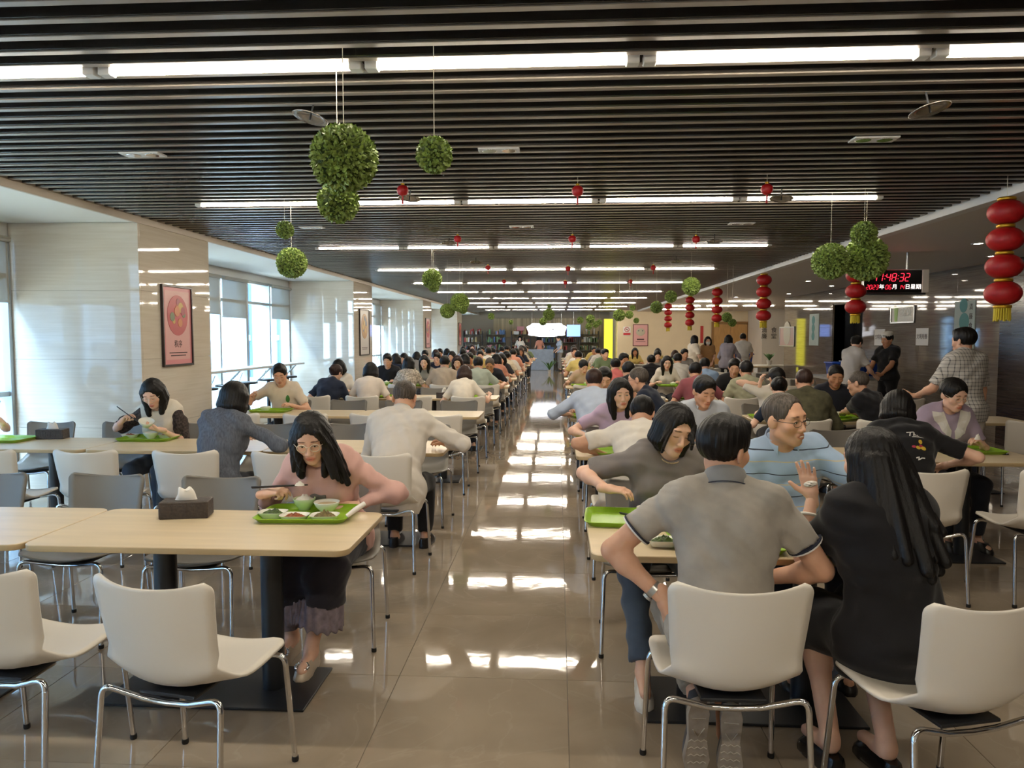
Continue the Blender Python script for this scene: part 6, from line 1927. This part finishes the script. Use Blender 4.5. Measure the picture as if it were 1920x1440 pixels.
poster(7.60, 8.24, 1.30, 2.17, PK, art_round(c1), 'tall pink framed poster with red round motif on the nearest column', '秩序')
poster(15.42, 16.2, 1.22, 2.2, mat('poster_pearl', '#cfc9c4', .4), art_round(c2), 'pale framed poster on the second column')
poster(23.25, 24.05, 1.25, 2.2, PK2, art_round(c1), 'pink framed poster on the third column')
poster(31.1, 31.9, 1.25, 2.2, PK2, art_round(c1), 'pink framed poster on the fourth column')
# pink poster and notice on the cream wall facing us
def flat_board(name, x0, x1, z0, z1, y, m, parent=None, t=.02): return MB().bbox(x0, x1, y - t, y, z0, z1, .002).build(name, m, parent)
def px_rect(x0, y0, x1, y1, Y):
    a = px(x0, y0, Y); b = px(x1, y1, Y); return a[0], b[0], b[2], a[2]
x0, x1, z0, z1 = px_rect(1187, 608, 1215, 649, 33.97)
e = empty('framed_poster', ((x0 + x1) / 2, 33.99, (z0 + z1) / 2)); tag(e, 'pink framed poster with pale dumpling motif on the cream wall', 'poster', 'framed posters')
w, h = x1 - x0, z1 - z0
MB().bbox(-w / 2, w / 2, -.03, 0, -h / 2, h / 2, .004).build('frame', mat('poster_frame_red', '#5a2326', .4), e)
MB().bbox(-w / 2 + .03, w / 2 - .03, -.034, -.029, -h / 2 + .03, h / 2 - .03, .001).build('print', PK2, e)
MB().sphere((0, -.034, .14), .2, 20, 10, 1, .06, .85).build('round_motif', mat('motif_pearl', '#bfb8a0', .5), e)
for q in (-1, 1): MB().sphere((q * .09, -.046, .20), .03, 10, 6, 1, .2, 1).build('motif_patch', mat('motif_slate', '#6b7480', .4), e)
MB().box(-.16, .16, -.036, -.034, -.22, -.16).build('caption_line', M_ink, e); MB().box(-.22, .22, -.036, -.034, -.30, -.28).build('caption_line', M_ink, e)
x0, x1, z0, z1 = px_rect(1169, 613, 1182, 627, 33.97)
cx, cz = (x0 + x1) / 2, (z0 + z1) / 2
e = empty('no_smoking_sign', (cx, 33.99, cz)); tag(e, 'white no smoking notice with red ring and red strip', 'sign')
MB().bbox(-.17, .17, -.012, 0, -.22, .18, .002).build('board', mat('sign_white', '#e2ddd6', .4), e)
SR = mat('sign_red', '#c2222a', .4)
MB().tube([(.10 * math.cos(a), -.014, .05 + .10 * math.sin(a)) for a in [2 * PI * j / 24 for j in range(24)]], .013, 6, closed=True).build('ring', SR, e)
MB().tube([(-.07, -.014, .12), (.07, -.014, -.02)], .011, 6).build('slash', SR, e)
MB().box(-.07, .05, -.016, -.012, .04, .06).build('cigarette', M_ink, e)
MB().box(-.16, .16, -.015, -.012, -.20, -.10).build('red_strip', SR, e)
# couplets beside the doors, calligraphy on the pier
for i, (xa, xb) in enumerate(((1314, 1319), (1366, 1371))):
    x0, x1, z0, z1 = px_rect(xa, 611, xb, 643, 33.9)
    o = flat_board('couplet', x0, x1, z0, z1, 33.985, mat('couplet_red', '#b5302a', .6)); tag(o, 'red paper couplet at the %s of the wooden doors' % ('left', 'right')[i], 'couplet')
for i, xa in enumerate((1433, 1451)):
    p = px(xa, 625, 31.58)
    e = empty('calligraphy', tuple(p)); tag(e, '%s black calligraphy column on the pale pier' % ('left', 'right')[i], 'calligraphy')
    for k, ch in enumerate(('清廉', '食堂')[i]): text(ch, .24, M_black, e, (0, 0, .12 - .25 * k), (R(90), 0, 0))
# pieces on the marble wall
def wall_board(name, xa, ya, xb, yb, m, label, cat, lines=None, frame=None):
    """flat piece on the marble wall (faces -x), given by its pixels"""
    def hit(x, y):
        d = CMI[:3, :3] @ V3((x - 960) / 1400, -(y - 720) / 1400, -1); o = CMI[:3, 3]
        return o + d * ((XM - .002 - o[0]) / d[0])
    a, b = hit(xa, ya), hit(xb, yb)
    y0, y1 = min(a[1], b[1]), max(a[1], b[1])
    # heights at the near (right) end
    zt = hit(max(xa, xb), ya)[2]; zb = hit(max(xa, xb), yb)[2]
    e = empty(name, (XM, (y0 + y1) / 2, (zt + zb) / 2), R(-90)); tag(e, label, cat)
    w, h = y1 - y0, zt - zb
    MB().bbox(-w / 2, w / 2, -.014, 0, -h / 2, h / 2, .002).build('panel', m, e)
    if frame:
        for a_, b_, c_, d_ in ((-w / 2, w / 2, h / 2 - .03, h / 2), (-w / 2, w / 2, -h / 2, -h / 2 + .03), (-w / 2, -w / 2 + .03, -h / 2, h / 2), (w / 2 - .03, w / 2, -h / 2, h / 2)):
            MB().bbox(a_, b_, -.028, -.0, c_, d_, .002).build('frame', frame, e)
    return e, w, h
M_paper = mat('notice_paper', '#e0dcd4', .6)
for i, (xa, ya, xb, yb) in enumerate(((1641, 617, 1659, 648), (1719, 615, 1741, 648))):
    e, w, h = wall_board('notice', xa, ya, xb, yb, M_paper, 'white paper notice with dark lettering, %s of the two on the marble' % ('left', 'right')[i], 'notice')
    for k, ch in enumerate('文明用餐'): text(ch, w * .22, M_ink, e, ((k - 1.5) * w * .22, -.0155, 0), (R(90), 0, 0))
e, w, h = wall_board('return_sign', 1672, 572, 1716, 605, mat('sign_greygreen', '#8f8a76', .3), 'framed tray return sign with green cup on the marble wall', 'sign', frame=M_steel)
MB().lathe([(.06, -.13), (.09, .13)], 18, (-w * .27, -.016, 0), sy=.05).build('green_cup', mat('cup_green', '#9cc45a', .5), e)
text('回收处', w * .17, M_paper, e, (w * .13, -.0155, .03), (R(90), 0, 0))
BNR = mat('banner_mint', '#b9c6bb', .7, var=.04)
TEAL = mat('banner_teal', '#5f9a94', .7)
e, w, h = wall_board('hanging_banner', 1792, 563, 1826, 668, BNR, 'mint banner with teal bird motif on the marble wall', 'banner')
for k, (cx, cz, r_) in enumerate(((-.05, .42, .12), (.0, .12, .15), (-.02, -.16, .11), (.03, -.4, .14))):
    MB().tube([(cx * w, -.0145, cz * h), (cx * w, -.017, cz * h)], r_ * w * 1.6, 24).build('bird_motif', TEAL, e)
for k, ch in enumerate('清廉食堂'): text(ch, .11, M_ink, e, (w * .32, -.0155, h * (.38 - .17 * k)), (R(90), 0, 0))
e, w, h = wall_board('hanging_banner', 1519, 588, 1535, 648, BNR, 'pale banner left of the dark doorway', 'banner')
for k in range(3): MB().tube([(-.05, -.0145, h * (.3 - .25 * k)), (-.05, -.017, h * (.3 - .25 * k))], w * .16, 20).build('bird_motif', TEAL, e)
e, w, h = wall_board('wall_poster', 1463, 612, 1490, 650, mat('poster_dusk', '#b8948e', .3), 'pinkish poster at the far end of the marble wall', 'poster', frame=M_steel)
MB().tube([(0, -.015, .1), (0, -.018, .1)], w * .24, 24).build('round_motif', mat('motif_pearl', '#bfb8a0', .5), e)

# LED clock hung from the plaster ceiling
Yc = 10.4
a = px(1621, 507, Yc); b = px(1728, 548, Yc); cx = (a[0] + b[0]) / 2; cz = (a[2] + b[2]) / 2; w = b[0] - a[0]; h = a[2] - b[2]
e = empty('led_clock', (cx, Yc, cz)); tag(e, 'hanging black digital clock with red figures and pale end cap', 'clock')
MB().bbox(-w / 2, w / 2, 0, .09, -h / 2, h / 2, .004).build('housing', mat('clock_black', '#0c0a0b', .25), e)
MB().bbox(w / 2, w / 2 + .09, -.012, .10, -h / 2 - .01, h / 2 + .01, .008).build('end_cap', mat('clock_cap', '#d9cfc2', .4), e)
MB().bbox(-w / 2, w / 2 + .05, -.01, .10, -h / 2 - .03, -h / 2 - .004, .004).build('bottom_rail', M_black, e)
MB().bbox(-w / 2, w / 2 + .05, -.006, .10, h / 2, h / 2 + .012, .004).build('top_rail', M_steel, e)
MB().tube([(.20, .045, h / 2), (.20, .045, ZS - cz)], .016, 10).build('drop_rod', M_steel, e)
LED = emit('led_red', '#ff2338', 2.2); LEDW = emit('led_white', '#fff0e6', 1.4)
SEG = {'0': 'abcdef', '1': 'bc', '2': 'abged', '3': 'abgcd', '4': 'fgbc', '5': 'afgcd', '6': 'afgedc', '8': 'abcdefg'}
def digits(s, x, z, hh, name):
    ww = hh * .5; t = hh * .085
    for ch in s:
        if ch == ' ': x += ww * .5; continue
        bb = MB()
        def bar(x0, z0, x1, z1):
            sk = lambda xx, zz: (x + xx + (zz + hh / 2) * .17, -.002, z + zz)
            bb.tube([sk(x0, z0), sk(x1, z1)], t * .52, 6)
        if ch == ':':
            for zz in (-.2, .2): bar(ww * .1, zz * hh - .004, ww * .1, zz * hh + .004)
            bb.build(name, LED, e); x += ww * .48; continue
        g_ = t * .75
        for sgm in SEG[ch]:
            {'a': lambda: bar(g_, hh / 2, ww - g_, hh / 2), 'd': lambda: bar(g_, -hh / 2, ww - g_, -hh / 2), 'g': lambda: bar(g_, 0, ww - g_, 0), 'b': lambda: bar(ww, g_, ww, hh / 2 - g_), 'c': lambda: bar(ww, -hh / 2 + g_, ww, -g_), 'f': lambda: bar(0, g_, 0, hh / 2 - g_), 'e': lambda: bar(0, -hh / 2 + g_, 0, -g_)}[sgm]()
        bb.build(name, LED, e); x += ww * 1.5
    return x
digits('11:48:32', -w * .36, h * .18, h * .34, 'red_digit')
x = -w * .48; zz = -h * .26
for part, white in (('2023', 0), ('年', 1), ('06', 0), ('月', 1), ('14', 0), ('日', 1), ('星期', 1), ('3', 0)):
    if white:
        text(part, h * .24, LEDW, e, (x, -.003, zz), (R(90), 0, 0), align='LEFT'); x += h * .245 * len(part)
    else: x = digits(part, x + .012, zz, h * .19, 'red_digit')

# ================================================================== WINDOW BAR, RETURN COUNTER, SHOP
o = MB().bbox(XW + .03, XW + .36, 8.9, 14.9, 1.06, 1.10, .006).build('window_bar', mat('bar_top_white', '#dcdcd8', .35)); tag(o, 'long white bar shelf along the windows after the first column', 'counter')
for k in range(5): MB().tube([(XW + .05, 9.3 + 1.3 * k, .80), (XW + .32, 9.3 + 1.3 * k, 1.06)], .014, 6).build('bracket', M_steel, o)
st0 = None
for i, y in enumerate((9.4, 10.2, 10.9, 11.6, 12.5, 13.4)):
    if st0 is None:
        st0 = empty('bar_stool')
        MB().lathe([(.15, .865), (.17, .87), (.175, .885), (.165, .897), (.001, .9)], 28).build('seat', M_blackmetal, st0)
        MB().tube([(0, 0, .012), (0, 0, .87)], .03, 16).build('stem', M_blackmetal, st0)
        MB().lathe([(.20, 0), (.205, .006), (.19, .014), (.03, .02)], 28).build('base', M_blackmetal, st0)
        so = st0
    else: so = copy_tree(st0)
    so.location = (XW + .55, y, 0)
    tag(so, 'black round bar stool at the window shelf, %s from the column' % ordn[i], 'stool', 'bar stools by the windows')
# tray return: steel counter with blue crates
M_blue = mat('crate_blue', '#1d4bb0', .4)
o = MB().bbox(5.0, 6.1, 13.9, 15.4, .82, .86, .006).bbox(5.05, 6.05, 13.95, 15.35, .10, .14, .004).build('return_counter', M_steel); tag(o, 'steel tray return counter at the marble wall', 'counter')
for xx in (5.05, 6.05):
    for yy in (13.95, 15.35): MB().tube([(xx, yy, 0), (xx, yy, .82)], .02, 8).build('leg', M_steel, o)
def crate(x, y, z, label, s=1.0):
    e = empty('plastic_crate', (x, y, z)); tag(e, label, 'crate', 'blue plastic crates')
    b = MB().rrect([(.26 * s, .18 * s, .03, 0), (.29 * s, .21 * s, .03, .26 * s), (.31 * s, .23 * s, .03, .26 * s), (.31 * s, .23 * s, .03, .285 * s), (.28 * s, .20 * s, .03, .285 * s), (.25 * s, .17 * s, .03, .012)], 4, True)
    b.build('crate_body', M_blue, e)
    for q in (-1, 1): MB().bbox(-.07, .07, q * .222 * s - .006, q * .222 * s + .006, .20 * s, .225 * s, .003).build('grip', M_black, e)
crate(5.35, 14.3, .86, 'blue crate on the return counter, left'); crate(5.5, 13.4, .0, 'blue crate on the floor before the return counter', 1.25)
crate(5.85, 14.9, .86, 'blue crate on the return counter, right')
pp = px(1390, 655, 22.0); crate(pp[0], 22.4, .75, 'blue crate by the white polo, far lobby', 1.3)
o = MB().bbox(pp[0] - .9, pp[0] + .9, 22.1, 22.75, .71, .75, .004).build('lobby_table', M_ttop); tag(o, 'long table under the far blue crate', 'table')
for q in (-1, 1): MB().bbox(pp[0] + q * .8 - .03, pp[0] + q * .8 + .03, 22.15, 22.7, 0, .71, .004).build('leg', M_blackmetal, o)
def plant(p, label, n=14, L=.4):
    e = empty('potted_plant', tuple(p)); tag(e, label, 'plant')
    MB().lathe([(.06, 0), (.085, .14), (.09, .145), (.08, .14), (.001, .13)], 18).build('pot', mat('pot_white', '#cfcac0', .5), e)
    rg = random.Random(n)
    for k in range(n):
        a = 2 * PI * k / n + rg.uniform(-.2, .2); l_ = L * rg.uniform(.7, 1.1); V = []; F = []
        for j in range(6):
            t = j / 5; r_ = l_ * .6 * t; z = .13 + l_ * (t - .45 * t * t); w_ = .03 * math.sin(PI * (.12 + .86 * t))
            for q in (-1, 1): V.append((r_ * math.cos(a) - q * w_ * math.sin(a), r_ * math.sin(a) + q * w_ * math.cos(a), z))
            if j: F.append((2 * j - 2, 2 * j - 1, 2 * j + 1, 2 * j))
        link('leaf', fast_mesh('leaf', V, F, True, [mat('plant_leaf', '#3d6b2c', .5, var=.3)]), e)
p = px(1441, 665, 23.4); plant((p[0], 23.3, .75), 'leafy potted plant on the lobby table')
o = MB().bbox(p[0] - .5, p[0] + .5, 23.0, 23.6, .71, .75, .004).build('side_table', M_white); tag(o, 'white side table under the lobby plant', 'table')
MB().bbox(p[0] - .4, p[0] + .4, 23.1, 23.5, 0, .71, .004).build('table_body', M_white, o)
plant((px(1030, 690, 33.0)[0], 33.0, 0), 'green potted plant standing at the far end of the aisle', 16, .8)

# shop at the end of the hall
Ys = 37.5
M_shelf = mat('shelf_dark', '#4a4744', .5)
GOODS = [mat('goods_' + n_, c_, .5) for n_, c_ in (('red', '#a8423a'), ('tan', '#b59a6a'), ('white', '#d8d4cc'), ('green', '#6a8a5a'), ('blue', '#5a7aa8'), ('pink', '#c98a90'), ('brown', '#6a4a38'))]
rg = random.Random(9)
for i, xc in enumerate((-4.4, -3.2, -1.9, -.6, .5, 1.6)):
    e = empty('shop_shelf', (xc, Ys + 1.2, 0)); tag(e, 'shop shelving unit with packed goods, %s from the left' % ordn[i], 'shelf', 'shop shelving at the far end')
    f = MB()
    for sx in (-.5, .47): f.box(sx, sx + .03, -.2, .2, 0, 1.9)
    f.build('uprights', M_shelf, e); e.children[0]['kind'] = 'stuff'
    for z in (.1, .5, .9, 1.3, 1.7):
        MB().box(-.47, .47, -.2, .2, z, z + .025).build('shelf_board', M_shelf, e)
    for gi in range(3):
        g = MB()
        for z in (.125, .525, .925, 1.325, 1.725):
            x_ = -.45
            while x_ < .40:
                w_ = rg.uniform(.06, .12)
                if rg.random() < .33: g.bbox(x_, x_ + w_ - .01, -.18, .02, z, z + rg.uniform(.14, .3), .006)
                x_ += w_
        if g.V:
            go = g.build('goods', GOODS[(i * 3 + gi) % 7], e); go['kind'] = 'stuff'
M_sign = emit('sign_lightbox', '#f4f6ff', 1.5)
x0, x1, z0, z1 = px_rect(989, 606, 1061, 631, 36.0)
e = empty('shop_sign', ((x0 + x1) / 2, 36.0, (z0 + z1) / 2)); tag(e, 'glowing white cloud-shaped shop sign at the end of the hall', 'sign')
w, h = x1 - x0, z1 - z0
b = MB(); ring = []
for j in range(48):
    a = 2 * PI * j / 48; k = 1 + .05 * math.sin(7 * a)
    cx_ = math.copysign(abs(math.cos(a)) ** .45, math.cos(a)); sz_ = math.copysign(abs(math.sin(a)) ** .6, math.sin(a))
    ring.append((w / 2 * cx_ * k, 0, h / 2 * sz_ * k))
b.rings([[(x_, -.05, z_) for x_, y_, z_ in ring], [(x_, .05, z_) for x_, y_, z_ in ring]]).build('lightbox', M_sign, e)
text('7三OUJ采佰', h * .42, mat('sign_letter_grey', '#a9adb8', .4), e, (0, -.06, .02), (R(90), 0, 0), extrude=.004)
for q in (-.7, .7): MB().tube([(q, 0, h / 2 * .8), (q, 0, 3.0 - (z0 + z1) / 2)], .01, 6).build('hanger', M_steel, e)
def glow(name, xa, ya, xb, yb, Y, m, label, cat):
    x0, x1, z0, z1 = px_rect(xa, ya, xb, yb, Y)
    o = MB().bbox(x0, x1, Y, Y + .06, z0, z1, .004).build(name, m); tag(o, label, cat); return o
o = glow('menu_screen', 1063, 609, 1088, 631, 36.3, emit('screen_blue', '#7a9cf0', 1.3), 'blue lit screen right of the shop sign', 'screen')
x0, x1, z0, z1 = px_rect(1063, 609, 1088, 631, 36.3); MB().tube([((x0 + x1) / 2, 36.33, z1 - .05), ((x0 + x1) / 2, 36.33, 3.02)], .02, 8).build('drop_rod', M_steel, o)
o = glow('light_panel', 1133, 598, 1148, 696, 34.6, emit('panel_yellow', '#e6e02e', 1.1), 'tall yellow lit panel beside the cream wall', 'light panel')
o = glow('picture', 969, 612, 983, 620, 38.5, mat('goods_pink', '#c98a90'), 'upper small picture left of the shop sign', 'picture')
o = glow('picture', 963, 621, 973, 628, 38.5, mat('poster_pearl', '#cfc9c4'), 'lower small picture left of the shop sign', 'picture')
o = glow('back_panel', 925, 597, 1132, 632, 39.5, mat('slat_gold', '#b9a884', .4, var=.35, vscale=3, stretch=(4, 1, .1)), 'tan fluted panelling behind the shop', 'panelling')
o = MB().bbox(-1.6, -.2, 35.9, 36.5, 0, 1.0, .01).build('shop_counter', mat('counter_blue', '#8fa0b8', .4, var=.1)); tag(o, 'pale blue shop counter under the sign', 'counter')
for i, (x, Y_, cn, cc, hk) in enumerate(((975, 36.9, 'white', '#d9d2c8', 'f1'), (1012, 37.2, 'salmon', '#c98a72', 'f2'), (1050, 35.2, 'pale blue', '#b9c3cf', 'f3'))):
    q = dict(LOD2); q.update(dict(sex='f', s=.97, stand=True, lean=4, hair=('long', 'shoulder', 'tied')[i], rh=(.2, .2, .95), lh=(-.2, .2, .95), seed=200 + i, h=.022))
    P = new_person(q)
    put_person('standing person in %s top at the far shop' % cn, px(x, 660, Y_)[0], Y_, (PI, .5, PI * .6)[i], P, dict(skin=M_skin[0], hair=M_hair['black'], top=C('crowd_' + cn.replace(' ', '_'), cc), bottom=C('crowd_grey', '#84807c')))

# lettering becomes real mesh
dg = bpy.context.evaluated_depsgraph_get()
for o in TEXTS:
    me = bpy.data.meshes.new_from_object(o.evaluated_get(dg))
    n = link('lettering', me, o.parent, o.location, o.rotation_euler)
    bpy.data.objects.remove(o)
